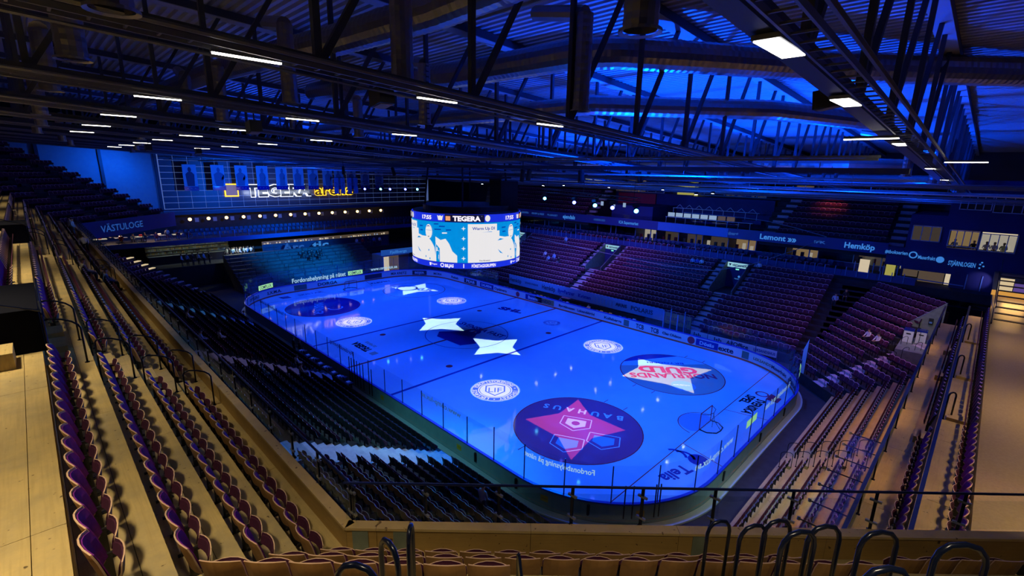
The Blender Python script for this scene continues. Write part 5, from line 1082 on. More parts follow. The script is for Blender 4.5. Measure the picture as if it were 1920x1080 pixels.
mb = MB(); mb.box((1.2, 43.5, 13.2), (4.6, 43.6, 16.2), 'interior_yellow'); obj('lit_passage', mb, t); mb = MB(); mb.box((18.5, 43.5, 13.2), (22, 43.6, 16.2), 'interior_dim'); mb.box((26.0, 42.5, 15.2), (27.2, 42.6, 16), 'interior_yellow'); obj('lit_passage', mb, t)
mb = MB(); mb.box((-4.5, 33.5, 10.3), (2.6, 41, 12.6), 'navy_wall'); mb.box((-8, 40.6, 12.4), (-1, 40.9, 14.2), 'print_red'); obj('wall_face', mb, t)
for i, x in enumerate((-6.6, -4.4, -2.5)): mb = MB(); mb.box((x, 33.4, 12.3), (x+.5, 33.42, 12.95), 'interior_cool'); tag(obj('wall_poster', mb), 'small pale poster under the moving head lights, %s from the left' % ORD[i], 'poster')
# tower
t = sroot('wall_tower', 'dark blue tower block with white windows at the right')
mb = MB(); mb.box((32.4, 32.5, 8.2), (46, 33, 10.8), 'navy_wall'); mb.box((32.4, 32.5, 12.6), (46, 33, 13.9), 'navy_wall'); mb.box((32.4, 32.5, 10.8), (35.6, 33, 12.6), 'navy_wall'); mb.box((37.75, 32.5, 10.8), (37.9, 33, 12.6), 'navy_wall'); mb.box((40.35, 32.5, 10.8), (46, 33, 12.6), 'navy_wall'); mb.box((35.4, 33, 10.2), (41, 36, 10.3), 'concrete_dark'); mb.box((35.2, 32.5, 13.9), (46, 33, 17.4), 'navy_wall'); mb.box((36.4, 32.5, 5), (46, 33, 8.2), 'navy_wall'); mb.box((31.0, 32.45, 8.45), (32.4, 33, 10.4), 'navy_wall'); mb.box((32.4, 33, 5), (32.6, 44, 13.9), 'navy_wall'); mb.box((32.4, 33.0, 13.7), (35.2, 44, 13.9), 'navy_wall'); obj('wall_face', mb, t)
T_ = Vector
for x0, x1, z0, z1, n, lit in ((32.75, 34.95, 11.25, 12.8, 3, 'interior_dim'), (35.6, 37.75, 11.0, 12.6, 4, 'interior_warm'), (37.9, 40.35, 10.8, 12.5, 4, 'interior_cream'), (35.9, 38.1, 14.6, 16.15, 4, 'print_dark'), (38.25, 41.4, 14.45, 16.05, 5, 'print_dark')):
    win(t, x0, x1, 32.35, z0, z1, n, lit)
    if not (z0 > 10.5 and z0 < 11.2 and x0 > 35): mb = MB(); mb.box((x0, 32.40, z0), (x1, 32.49, z1), 'print_dark' if z0 > 14 else 'interior_dim'); obj('room_wall', mb, t)
for i, (x, z) in enumerate(((36.2, 11.1), (37.4, 11.1), (38.4, 11.0), (39.0, 10.95), (39.7, 10.9))):
    pass
for s, x, z, h, wd in (('#tbokserien', 31.8, 9.85, .36, 1.9), ('Maserfrakt', 34.3, 9.6, .36, 1.35), ('STJ\u00c4RNLOGEN', 37.0, 9.35, .42, 2.0)):
    q = thing('wall_lettering', {'#': 'light blue hashtag lettering', 'M': 'light blue lettering between two round emblems', 'S': 'thin light blue capitals with a star cluster'}[s[0]]+' on the dark tower wall', 'sign', (x, 32.4, z)); mb = MB(); put_text(mb, s, plane_map((x, 32.32, z), (1, 0, 0), (0, 0, 1)), h, 'sign_text', wd, .02); obj('lettering', mb, q)
    if s[0] == 'M': mb = MB(); mb.poly(disc(plane_map((35.35, 32.32, 9.55), (1, 0, 0), (0, 0, 1)), .32, 20), 'sign_text'); ring(mb, plane_map((33.2, 32.32, 9.75), (1, 0, 0), (0, 0, 1)), .24, .36, 'sign_text', 20); obj('round_emblem', mb, q)
    if s[0] == 'S': mb = MB(); [mb.poly(disc(plane_map((38.3+a, 32.32, 9.25+b), (1, 0, 0), (0, 0, 1)), .08, 8), 'sign_text') for a, b in ((0, .25), (.25, .1), (0, -.1), (.1, .45))]; obj('star_dots', mb, q)
# lit openings and seats at the foot of the tower
q = thing('suite_opening', 'lit cream and amber doorway openings at the foot of the tower', 'opening', (33, 33, 7))
for x0, x1, z0, z1, mt in ((28.7, 29.6, 6.9, 8.6, 'interior_cream'), (31.1, 31.9, 6.9, 8.5, 'interior_yellow'), (32.6, 33.8, 7.4, 8.5, 'interior_dim'), (33.9, 35.9, 7.0, 8.3, 'interior_dim'), (36.0, 36.9, 7.0, 8.3, 'interior_cream'), (38.0, 38.6, 6.6, 8.3, 'interior_warm')): mb = MB(); mb.box((x0, 33.1, z0), (x1, 33.2, z1), mt); obj('lit_wall', mb, q)
mb = MB(); mb.bar((32.2, 32.4, 7.35), (37.5, 32.4, 7.2), .05, .1, 'frame_blue'); [mb.bar((x, 32.4, 6.4), (x, 32.4, 8.4), .08, .08, 'frame_blue') for x in (28.4, 30.1, 31.0, 32.2, 37.6, 38.7)]; obj('frame', mb, q)
area('room_light', (38, 34, 13.3), (38, 34, 10), 60, (1, .75, .45), 4, .5)
# violet spot on the tower foot comes from a lamp
spot('violet_wash', (39.2, 31.2, 8.2), (38.4, 33, 7.9), 60, (.5, .4, 1), 70, .6, .05)
area('amber_doorway', (38.8, 15, 8.9), (38.9, 12, 7.6), 18, (1, .5, .12), .6, .4); area('amber_floor_light', (40.6, 18.6, 9.9), (40.4, 15, 9), 30, (1, .55, .15), 1.2, .4)
# black stair on the concourse with glowing wall patches behind
q = thing('steel_staircase', 'open black steel staircase with glowing wall patches behind at the right edge', 'staircase', (40, 12, 8.98))
for k in range(9): mb = MB(); mb.box((39.5, 8.6+1.05*k, 8.98+.19*(k+1)), (40.9, 8.95+1.05*k, 9.02+.19*(k+1)), 'black'); obj('tread', mb, q)
for x in (39.45, 40.9): mb = MB(); mb.bar((x, 8.2, 8.98), (x, 18.2, 10.8), .05, .2, 'black'); obj('stringer', mb, q); mb = MB(); mb.bar((x, 8.2, 9.98), (x, 18.2, 11.8), .05, .05, 'rail_navy'); obj('handrail', mb, q)
q = thing('glow_patch_wall', 'glowing cream and amber patches for light on the wall behind the black staircase', 'lit wall', (40, 26, 8.98)); 
for x0, x1, z0, z1, mt in ((39.55, 40.35, 9.35, 10.3, 'cream_glow'), (40.4, 41.6, 9.4, 10.0, 'purple_glow'), (39.3, 41.6, 8.98, 9.33, 'stair_glow')): mb = MB(); mb.box((x0, 18.9, z0), (x1, 19.1, z1), mt); obj('glow_patch', mb, q)  # emissive boxes stand in for light falling on wall and floor
mb = MB(); mb.box((49, -34, 8.98), (49.3, 34, 30), 'end_wall'); struct('wall_near_end', mb)
mb = MB(); mb.box((-52, -46.5, -.1), (50, -46.2, 30), 'end_wall'); struct('wall_left', mb)
# concrete flank wall with bins beside the corner block
q = sroot('wall_corner_flank', 'grey concrete flank wall beside the walkway'); mb = MB()
mb.add([(34.3, 20.9, 3.0), (37.0, 20.5, 3.0), (37.0, 20.5, 7.45), (34.3, 20.9, 4.7), (34.32, 21.05, 3.0), (37.02, 20.65, 3.0), (37.02, 20.65, 7.45), (34.32, 21.05, 4.7)], [(0, 1, 2, 3), (5, 4, 7, 6), (3, 2, 6, 7)], 'concrete_green'); mb.box((36.95, -1, 2.2), (37.05, 14.3, 7.6), 'concrete_green'); obj('wall_face', mb, q)
mb = MB(); mb.bar((34.3, 20.95, 4.75), (37.0, 20.55, 7.5), .16, .05, 'steel'); obj('wall_cap', mb, q)
mb = MB(); mb.box((34.7, 15.6, 3.0), (37.0, 20.5, 4.15), 'concrete_green'); obj('landing', mb, q)
for i, (x, y) in enumerate(((35.15, 18.6), (35.95, 18.9))):
    t = thing('waste_bin', '%s of two white bins with dark lids on the concrete landing' % ('left' if i == 0 else 'right'), 'bin', (x, y, 4.15)); mb = MB(); mb.box((x-.32, y-.3, 4.15), (x+.32, y+.3, 5.15), 'board_white'); obj('bin_body', mb, t); mb = MB(); mb.box((x-.35, y-.33, 5.15), (x+.35, y+.33, 5.28), 'paint_navy'); obj('lid', mb, t); mb = MB(); mb.box((x-.15, y-.32, 4.85), (x+.15, y-.3, 4.95), 'black'); obj('slot', mb, t)
t = thing('wall_intercom', 'small black box on the concrete flank wall above the bins', 'wall box', (36.3, 20.5, 5.6)); mb = MB(); mb.box((36.1, 20.42, 5.5), (36.4, 20.6, 6.0), 'black'); obj('case', mb, t); mb = MB(); mb.box((36.15, 20.40, 5.6), (36.35, 20.42, 5.75), 'frame_blue'); obj('display', mb, t)
spot('flank_light', (36.2, 14, 8.3), (35.8, 19.5, 5), 260, (.95, 1, .9), 80, 1, .1)

# ================================================================== SCOREBOARD
sb = thing('scoreboard', 'large round hanging scoreboard with bright video screens over centre ice', 'scoreboard', (0, 0, 8.4))
SR = 5.5
def cyl(u, v, off=0.0, a0=math.atan2(CY, CX)+.0): a = a0+u/SR; r = SR+off; return (r*math.cos(a), r*math.sin(a), v)
def strip(name, z0, z1, mt, off, u0=-17.3, u1=17.3, n=64, a=None, label=None):
    mb = MB(); vs_ = [cyl(u0+(u1-u0)*k/n, z, off) for z in (z0, z1) for k in range(n+1)]; mb.add(vs_, [(k, k+1, n+2+k, n+1+k) for k in range(n)], mt); o = obj(name, mb, sb)
    if label: o['label'] = label
    return o
mb = MB(); N = 48; mb.prism([(5.4*math.cos(2*PI*k/N), 5.4*math.sin(2*PI*k/N)) for k in range(N)], 8.3, 13.5, 'black'); mb.prism([(4.4*math.cos(2*PI*k/N), 4.4*math.sin(2*PI*k/N)) for k in range(N)], 13.5, 14.0, 'black'); obj('body', mb, sb)
strip('top_screen', 12.70, 13.43, 'scr_blue', .02); strip('main_screen', 8.92, 12.68, 'scr_cyan', .02, label='bright video screen with players'); strip('bottom_screen', 8.36, 8.90, 'scr_blue', .02)
def sp(u0, u1, z0, z1, mt, name='screen_image', off=.05, n=None, par_=None):
    n = n or max(1, int(abs(u1-u0)/.5)+1); mb = MB(); mb.add([cyl(u0+(u1-u0)*k/n, z, off) for z in (z0, z1) for k in range(n+1)], [(k, k+1, n+2+k, n+1+k) for k in range(n)], mt); return obj(name, mb, sb)
def spoly(mb, pts, mt, off): 
    # split long outlines into triangles fan about the mean so they follow the curve
    c = (sum(p[0] for p in pts)/len(pts), sum(p[1] for p in pts)/len(pts)); n = len(pts)
    mb.add([cyl(*c, off)]+[cyl(*p, off) for p in pts], [(0, 1+k, 1+(k+1) % n) for k in range(n)], mt)
def prof(mb, top, z0, mt, off):
    # area under a stepped outline, cut in narrow columns so that it follows the curve
    us = sorted({round(u, 3) for u, _ in top} | {top[0][0]+.25*k for k in range(int((top[-1][0]-top[0][0])/.25)+1)})
    def zt(u):
        for (a, za), (b, zb2) in zip(top[:-1], top[1:]):
            if a <= u <= b+1e-6: return za+(zb2-za)*((u-a)/(b-a) if b > a else 0)
        return top[-1][1]
    for a, b in zip(us[:-1], us[1:]): mb.add([cyl(a, z0, off), cyl(b, z0, off), cyl(b, zt(b), off), cyl(a, zt(a), off)], [(0, 1, 2, 3)], mt)
def face_img(uc):
    """one video picture: player in a white jersey by a white board, cyan hall behind; uc = head centre"""
    mb = MB(); o = .05
    L_ = lambda x: uc+x
    for u0, u1, zt in ((-4.7, -1.85, 12.55), (-1.9, -1.55, 11.9)): mb.add([cyl(L_(u0+(u1-u0)*k/5), z, o) for z in (8.94, zt) for k in range(6)], [(k, k+1, 7+k, 6+k) for k in range(5)], 'scr_white')
    prof(mb, [(L_(-1.95), 11.45), (L_(-.9), 11.25), (L_(-.2), 11.25), (L_(.3), 10.85), (L_(.66), 10.3), (L_(.85), 9.2)], 8.94, 'scr_white', o+.012)
    spoly(mb, [(L_(.02+.42*math.cos(a*PI/8)), 11.72+.68*math.sin(a*PI/8)) for a in range(16)], 'scr_white', o+.02)
    prof(mb, [(L_(.8), 11.3), (L_(1.35), 11.0), (L_(1.85), 11.15), (L_(2.2), 10.7), (L_(2.5), 10.0), (L_(2.95), 9.6)], 8.94, 'scr_white', o+.012); prof(mb, [(L_(.86), 10.6), (L_(1.25), 10.2)], 8.94, 'scr_cyan', o+.02)
    spoly(mb, [(L_(.25), 11.05), (L_(.85), 10.7), (L_(.8), 10.55), (L_(.3), 10.85)], 'scr_cyan', o+.03)
    spoly(mb, [(L_(-1.75), 10.15), (L_(-1.1), 9.65), (L_(-1.45), 9.75)], 'scr_cyan', o+.03); spoly(mb, [(L_(-1.8), 10.95), (L_(-1.5), 11.15), (L_(-1.0), 11.05), (L_(-1.4), 11.0)], 'scr_cyan', o+.03)
    for a, b in ((0, 9.95), (-.4, 9.3), (.12, 9.15)): spoly(mb, [(L_(a+.07*math.cos(q)), b+.10*math.sin(q)) for q in range(6)], 'scr_cyan', o+.03)
    spoly(mb, [(L_(-.12), 11.3), (L_(0), 11.18), (L_(.16), 11.32), (L_(.02), 11.25)], 'scr_black', o+.04); spoly(mb, [(L_(-.3), 12.15), (L_(0), 12.3), (L_(.25), 12.2), (L_(0), 12.2)], 'scr_dark', o+.04); spoly(mb, [(L_(-.3), 11.85), (L_(.35), 11.87), (L_(.35), 11.84), (L_(-.3), 11.82)], 'scr_cyan', o+.04)
    put_text(mb, 'Warm Up DI', lambda u, v: cyl(L_(-3.2)+u, 12.15+v, o+.02), .26, 'scr_dark', 2.2, .02); spoly(mb, [(L_(-4.6), 11.75), (L_(-2.4), 11.85), (L_(-2.4), 11.80)], 'scr_cyan', o+.03)
    put_text(mb, 'Tre Kronor', lambda u, v: cyl(L_(-3.1)+u, 9.12+v, o+.02), .12, 'scr_black', 1.1, .02)
    put_text(mb, 'LIF', lambda u, v: cyl(L_(1.0)-v, 9.7+u, o+.02), .30, 'scr_white', 1.2, .04)
    for a, b, c in ((.7, 11.9, .7), (1.2, 12.2, .6), (1.5, 11.6, .5), (.65, 12.4, .5), (1.9, 11.9, .5), (-1.3, 12.1, .5), (-1.2, 11.7, .4)): spoly(mb, [(L_(a), b), (L_(a+c), b+.03), (L_(a+c), b+.14), (L_(a), b+.12)], 'scr_dark' if b > 11.65 else 'scr_white', o+.01)
    obj('video_picture', mb, sb)
for i in range(4):
    ue = -.28+8.64*(i-1); face_img(ue+5.1)
    mb = MB()
    for j in range(4):
        z = 9.35+.93*j
        for a in range(4): c_a = a*PI/2; spoly(mb, [(ue, z), (ue+.07*math.cos(c_a-.8), z+.07*math.sin(c_a-.8)), (ue+.22*math.cos(c_a), z+.22*math.sin(c_a)), (ue+.07*math.cos(c_a+.8), z+.07*math.sin(c_a+.8))], 'scr_white', .07)
    obj('star_column', mb, sb)
    ub = ue
    sp(ub-1.75, ub+1.95, 12.72, 13.41, 'scr_black', 'name_banner')
    mb = MB(); put_text(mb, 'TEGERA', lambda u, v: cyl(ub+.3+u, 13.05+v, .09), .42, 'scr_text', 2.55, .05); spoly(mb, [(ub-1.65, 12.84), (ub-1.2, 12.84), (ub-1.2, 13.25), (ub-1.65, 13.25)], 'scr_orange', .09); put_text(mb, '\u00b0', lambda u, v: cyl(ub+1.68+u, 13.22+v, .09), .14, 'scr_text'); obj('screen_lettering', mb, sb)
    mb = MB(); spoly(mb, [(ub+2.25+.26*math.cos(a*PI/6), 13.07+.30*math.sin(a*PI/6)) for a in range(12)], 'scr_white', .08); spoly(mb, [(ub-2.5, 13.3), (ub-2.35, 13.2), (ub-2.2, 13.3), (ub-2.05, 13.2), (ub-1.9, 13.3), (ub-2.0, 12.85), (ub-2.4, 12.85)], 'scr_white', .08); obj('screen_crest', mb, sb)
    mb = MB(); put_text(mb, '17:55', lambda u, v: cyl(ub-3.75+u, 13.05+v, .08), .34, 'scr_text', 1.2, .04); obj('screen_clock', mb, sb)
    mb = MB(); put_text(mb, 'F\u00d6RETAGSGRUPPEN', lambda u, v: cyl(ub+1.95+u, 8.63+v, .07), .28, 'scr_text', 2.4, .03); put_text(mb, 'BILJAS', lambda u, v: cyl(ub-1.35+u, 8.62+v, .07), .28, 'scr_text', .85, .04); ring(mb, lambda u, v: cyl(ub-2.05+u, 8.64+v, .07), .12, .20, 'scr_text', 16); spoly(mb, [(ub-.03, 8.45), (ub+.05, 8.45), (ub+.05, 8.82), (ub-.03, 8.82)], 'scr_text', .07); put_text(mb, 'Peugeot', lambda u, v: cyl(ub-2.9+u, 8.68+v, .07), .15, 'scr_text', .6); spoly(mb, [(ub-3.5, 8.78), (ub-3.25, 8.78), (ub-3.3, 8.5), (ub-3.45, 8.5)], 'scr_text', .07); obj('screen_lettering', mb, sb)
mb = MB(); [mb.bar((x, y, 14), (x*.9, y*.9, 18.2), .12, .12, 'black') for x, y in ((3, 3), (-3, 3), (3, -3), (-3, -3))]; mb.box((-3.2, -3.2, 16.6), (3.2, 3.2, 16.8), 'black'); mb.box((2.0, 1.4, 12.9), (3.6, 3.8, 16.4), 'black'); obj('suspension_frame', mb, sb)
t = thing('line_array_speaker', 'tall black speaker cluster hanging behind the scoreboard', 'speaker', (-3, 6, 13)); mb = MB()
for k in range(8): mb.obox((-2.5-.22*k, 5.5+.10*k, 17-.5*k), (1.0, .9, 0), (-.6, .8, 0), (0, 0, -.46), 'black')
obj('speaker_box', mb, t)

# ================================================================== ROOF
SL = .06; H0 = 2.3
zb_ = lambda y: CZ+H0-SL*(y-CY); zt_ = lambda y: CZ+7.45-SL*(y-CY)
# corrugated deck (ribs along x)
mb = MB(); vs_ = []; fs = []; P_ = .42; y = -46.0; i = 0
prof = [(0, .0), (.16, .0), (.20, -.15), (.38, -.15)]
while y < 45:
    for dy, dz in prof:
        yy = y+dy; z = zt_(yy)+.35+dz; vs_ += [(-52, yy, z), (49.2, yy, z)]
    y += P_
n = len(vs_)//2; fs = [(2*k, 2*k+1, 2*k+3, 2*k+2) for k in range(n-1)]
mb.add(vs_, fs, 'roof_sheet'); struct('ceiling', mb, 'corrugated steel roof deck')
TX = [CX-H0*(1.17+3.64*i) for i in range(11)]
for i, x in enumerate(TX):
    t = thing('roof_truss', 'dark steel roof truss with underside painted pale as lit, %s from the camera' % ORD[i], 'truss', (x, 0, zb_(0)))
    y0, y1 = -45.5, 44
    mb = MB(); mb.bar((x, y0, zb_(y0)+.18), (x, y1, zb_(y1)+.18), .34, .30, 'truss'); obj('bottom_chord', mb, t)
    mb = MB(); mb.bar((x, y0, zt_(y0)), (x, y1, zt_(y1)), .66, .34, 'truss'); mb.bar((x, y0, zt_(y0)-.19), (x, y1, zt_(y1)-.19), .66, .03, 'pale_lit_steel'); obj('top_chord', mb, t)  # pale strip paints in the light bounced up onto the chord
    y = y0+1; k = 0
    while y < y1-3:
        mb = MB(); mb.bar((x, y, zb_(y)+.3), (x, y, zt_(y)-.1), .16, .16, 'truss'); obj('web_post', mb, t)
        mb = MB(); mb.bar((x, y+.1, zb_(y)+.3), (x, y+2.9, zt_(y+2.9)-.1), .15, .15, 'truss'); obj('web_diagonal', mb, t); y += 4.4
    t2 = thing('cable_ladder', 'cable ladder with pipes hung beside the %s roof truss' % ORD[i], 'cable tray', (x+.5, 0, zb_(0)))
    mb = MB(); y0 = -42
    for dx in (.35, .75): mb.bar((x+dx, y0, zb_(y0)-.02), (x+dx, 42, zb_(42)-.02), .04, .10, 'tray')
    obj('side_rail', mb, t2); mb = MB(); yy = -42
    while yy < (0 if i > 3 else 30): mb.bar((x+.35, yy, zb_(yy)-.03), (x+.75, yy, zb_(yy)-.03), .04, .03, 'tray'); yy += .45 if i < 3 else 1.2
    tag(obj('rungs', mb, t2), kind='stuff'); mb = MB(); mb.tube([(x+.95, y0, zb_(y0)+.05), (x+.95, 42, zb_(42)+.05)], .05, 'tray', 6); i and mb.tube([(x-.3, y0, zb_(y0)-.03), (x-.3, 42, zb_(42)-.03)], .035, 'tray', 5); obj('pipe', mb, t2)
# tube lamps, one row per truss
for i, x in enumerate(TX[:9]):
    for j, y in enumerate((-28.5, -24.1, -19.7, -15.3)):
        if i == 0: continue
        if j == 3 or (i > 6 and j != 1) or (i > 5 and j == 0): continue
        z = zb_(y)-.14; xx = x+.55
        t = thing('tube_lamp', 'slim lit white tube lamp under the %s roof truss' % ORD[i], 'ceiling light', (xx, y, z), 'tube lamps under the %s truss' % ORD[i])
        mb = MB(); mb.box((xx-.05, y-.62, z+.03), (xx+.05, y+.62, z+.10), 'tray'); obj('housing', mb, t); mb = MB(); mb.box((xx-.035, y-.6, z), (xx+.035, y+.6, z+.03), 'tube_glow'); obj('diffuser', mb, t)
for j, (y, x, L_) in enumerate(((-23.9, 35.8, .62), (-19.5, 35.8, .62), (-11.9, 35.9, .6), (-2.2, 35.95, .6), (6, 36, .6))):
    z = zb_(y)-.02; t = thing('panel_lamp', 'bright rectangular LED panel under the nearest truss, %s from the camera' % ORD[j], 'ceiling light', (x, y, z))
    mb = MB(); mb.box((x-.19, y-L_-.02, z-.01), (x+.19, y+L_+.02, z+.06), 'tray'); obj('housing', mb, t); mb = MB(); mb.box((x-.16, y-L_, z-.03), (x+.16, y+L_, z-.01), 'panel_glow'); obj('diffuser', mb, t)
for j, (x0, x1, y, z) in enumerate(((34.85, 36.15, -14.5, 18.45), (36.7, 37.9, -6.95, 18.0))):
    t = thing('tube_lamp', 'slim lit tube lamp lying across the picture at the right, %s' % ('nearer' if j == 0 else 'farther'), 'ceiling light', (x0, y, z)); mb = MB(); mb.box((x0, y-.05, z+.03), (x1, y+.05, z+.1), 'tray'); obj('housing', mb, t); mb = MB(); mb.box((x0, y-.035, z), (x1, y+.035, z+.03), 'tube_glow'); obj('diffuser', mb, t)
# small bright rink lamps whose reflections show as dots on the ice
for j, (px, py) in enumerate(((9.4, -6.2), (13.6, -3.7), (13.5, -1.1), (17.8, -1.1), (17.8, 1.05), (13.6, 1.0), (22.2, 1.1), (22.2, -1.2), (26.7, -3.8), (26.8, -6.2))):
    H_ = 15.4; k = H_/CZ; x, y = px+(px-CX)*k, py+(py-CY)*k
    t = thing('rink_lamp', 'small bright white rink lamp hung low under the roof', 'ceiling light', (x, y, H_), 'small rink lamps'); mb = MB(); N = 10; mb.prism([(x+.2*math.cos(2*PI*q/N), y+.2*math.sin(2*PI*q/N)) for q in range(N)], H_+.02, H_+.25, 'black'); obj('housing', mb, t); mb = MB(); mb.prism([(x+.14*math.cos(2*PI*q/N), y+.14*math.sin(2*PI*q/N)) for q in range(N)], H_, H_+.02, 'rink_lamp'); obj('lens', mb, t)
# long pipes, trays and catwalk trusses along the hall (x direction)
XL = [(-12, .10, 'tray', -.5), (-4, .3, 'truss', -.3), (-1.5, .06, 'steel', -.55), (4, .10, 'tray', -.6), (8, .28, 'truss', -.3), (10.5, .06, 'steel', -.7), (14, .12, 'galv', -.5), (17, .10, 'tray', -.8), (20, .3, 'truss', -.3), (22.5, .06, 'steel', -.6), (25, .14, 'galv', -.5), (28, .10, 'tray', -.7), (30.5, .3, 'truss', -.3), (33, .16, 'galv', -.5), (35.5, .08, 'steel', -.7), (38, .12, 'galv', -.4), (40.5, .08, 'steel', -.5)]
for i, (y, s, mt, dz) in enumerate(XL):
    z = zb_(y)+dz; mb = MB(); x1 = 35.4 if i < 3 else 44
    if mt in ('steel', 'galv'): mb.tube([(-50, y, z), (x1, y, z)], s, mt, 8); nm = 'roof_pipe'
    else: mb.bar((-50, y, z), (x1, y, z), s, s*.8, mt); mb.bar((-50, y+s*.5+.25, z+.1), (x1, y+s*.5+.25, z+.1), .05, .08, 'tray'); nm = 'roof_beam'
    t = thing(nm, '%s below the trusses along the hall, %s one counted from the left' % ('round pipe' if nm == 'roof_pipe' else 'dark beam', ORD[i] if i < 16 else 'last'), 'pipe' if nm == 'roof_pipe' else 'beam', (0, y, z)); obj('run', mb, t)
    mb = MB(); xx = -46
    while xx < x1: mb.bar((xx, y, z), (xx, y, zb_(y)+.1), .03, .03, 'tray'); xx += 4.1
    obj('hanger', mb, t)
# lighting truss with moving heads
def ltruss(name, label, a, b, heads):
    a, b = Vector(a), Vector(b); t = thing(name, label, 'lighting truss', tuple(a)); d = b-a; n = int(d.length/.6); u = Vector((0, 0, .32)); p = d.normalized().cross(Vector((0, 0, 1)))*.32
    mb = MB(); [mb.tube([a+o_, b+o_], .03, 'black', 5) for o_ in (Vector((0, 0, 0)), u, p, p+u)]
    for k in range(n): q0, q1 = a+d*k/n, a+d*(k+1)/n; mb.bar(q0, q1+u, .025, .025, 'black'); mb.bar(q0+p, q1+p+u, .025, .025, 'black')
    obj('lattice', mb, t); mb = MB(); [mb.bar(a+d*k, a+d*k+Vector((0, 0, 3.4)), .03, .03, 'black') for k in (.05, .5, .95)]; obj('hanger', mb, t)
    for i, (f, mt) in enumerate(heads):
        c = a+d*f-Vector((0, 0, .45)); q = thing('moving_head_light', '%s moving head light, %s on the %s' % ('cyan' if 'cyan' in mt else 'deep blue', ORD[i], label.split(',')[0]), 'stage light', tuple(c)); mb = MB(); mb.box(tuple(c-Vector((.2, .2, 0))), tuple(c+Vector((.2, .2, .25))), 'black'); obj('yoke', mb, q)
        mb = MB(); v = Vector((.62, -.74, -.3)).normalized(); mb.tube([c-v*.15-Vector((0, 0, .2)), c+v*.25-Vector((0, 0, .2))], [.16, .2], 'black', 10); obj('head', mb, q); mb = MB(); e = c+v*.27-Vector((0, 0, .2)); s1 = v.orthogonal().normalized(); s2 = v.cross(s1); mb.poly([e+(s1*math.cos(k*PI/5)+s2*math.sin(k*PI/5))*.18 for k in range(10)], mt); obj('lens', mb, q)
ltruss('lighting_truss', 'lighting truss right of the scoreboard, with blue lamps', (2, 9.6, 15.2), (18.5, 2.4, 15.2), [(.02, 'cyan_head'), (.40, 'blue_head'), (.62, 'cyan_head'), (.78, 'blue_head'), (.97, 'cyan_head')])
ltruss('lighting_truss', 'far lighting truss left of the scoreboard, with blue lamps', (-31, 4.5, 15.0), (-27, 13, 15.0), [(.1, 'blue_head'), (.35, 'cyan_head'), (.5, 'blue_head'), (.75, 'blue_head'), (.95, 'cyan_head')])
# ventilation ducts with spiral seams
def duct(name, label, pts, r, step=.5):
    pts = [Vector(p) for p in pts]; t = thing(name, label, 'duct', tuple(pts[0])); P2, Rr = [], []
    for a, b in zip(pts[:-1], pts[1:]):
        L_ = (b-a).length; n = int(L_/(step/2))
        for k in range(n): P2.append(a+(b-a)*k/n); Rr.append(r+(.018 if k % 2 else -.0))
    P2.append(pts[-1]); Rr.append(r); mb = MB(); mb.tube(P2, Rr, 'duct', 16); o = obj('duct_run', mb, t); return t
duct('main_duct', 'huge spiral steel duct bending across the top of the picture', [(2, -16.0, 22.6), (10, -15.2, 22.6), (17.3, -14.9, 22.2), (24.6, -14.6, 22.2), (26.2, -13.6, 22.2), (28.4, -10.6, 22.2), (31.5, -6.0, 22.2), (40, 3, 22.2)], .62, .28)
duct('main_duct', 'huge dark spiral duct at the top left of centre', [(-20, -24, 22.6), (5, -23, 22.6), (14, -22.6, 22.4), (19.4, -22.3, 22.2), (25.0, -21.9, 22.2), (29, -21.5, 22.5)], .55, .3)
duct('main_duct', 'middle spiral duct under the roof beyond the drop ducts', [(-10, -11, 20.8), (14, -10.5, 20.8), (22, -9.6, 20.9), (29, -3, 20.8), (33, 4, 20.5)], .5, .4)
duct('main_duct', 'long pale round duct above the right stand', [(-20, 12, 18.4), (30, 12, 18.4), (33, 14, 18.3)], .45, .6)
duct('main_duct', 'far round duct above the press tables', [(-30, 26, 17.4), (34, 26, 17.3)], .4, .8)
DR = [(33.75, -24.34, 19.61, 3.2, .35), (26.79, -24.4, 19.6, 3, .35), (27.64, -17.86, 19.42, 3, .35), (28.55, -30.54, 19.56, 3, .35), (23.03, -30.63, 19.61, 2, .35), (18.77, -18.09, 19.38, 2.6, .35), (19.53, -24.5, 19.59, 2.6, .33), (15.77, -30.75, 19.62, 1.8, .33), (8.87, -25.39, 19.38, 2.2, .33), (7.5, -30.8, 19.4, 1.6, .33), (11.5, -24.6, 19.4, 2.4, .33), (0, -30.6, 19.3, 1.6, .33), (.8, -25, 19.2, 2, .33), (-8, -30.6, 19.2, 1.6, .3), (-8, -25, 19.1, 1.8, .3), (-16, -29, 19.0, 1.6, .3), (-16, -24, 18.9, 1.6, .3), (-25, -28, 18.9, 1.6, .3), (-25, -23, 18.7, 1.6, .3), (11.5, -17.6, 19.1, 2, .33), (2, -17.6, 19.0, 2, .3), (-8, -17, 18.8, 1.8, .3), (34.4, 4, 17.5, 2, .3), (35, 12, 17.1, 2, .3), (34.8, 20, 16.8, 1.6, .3), (-35, -22, 18.6, 1.2, .3), (-35, -16, 18.4, 1.2, .3)]
def near(x, y):
    return 'standing'
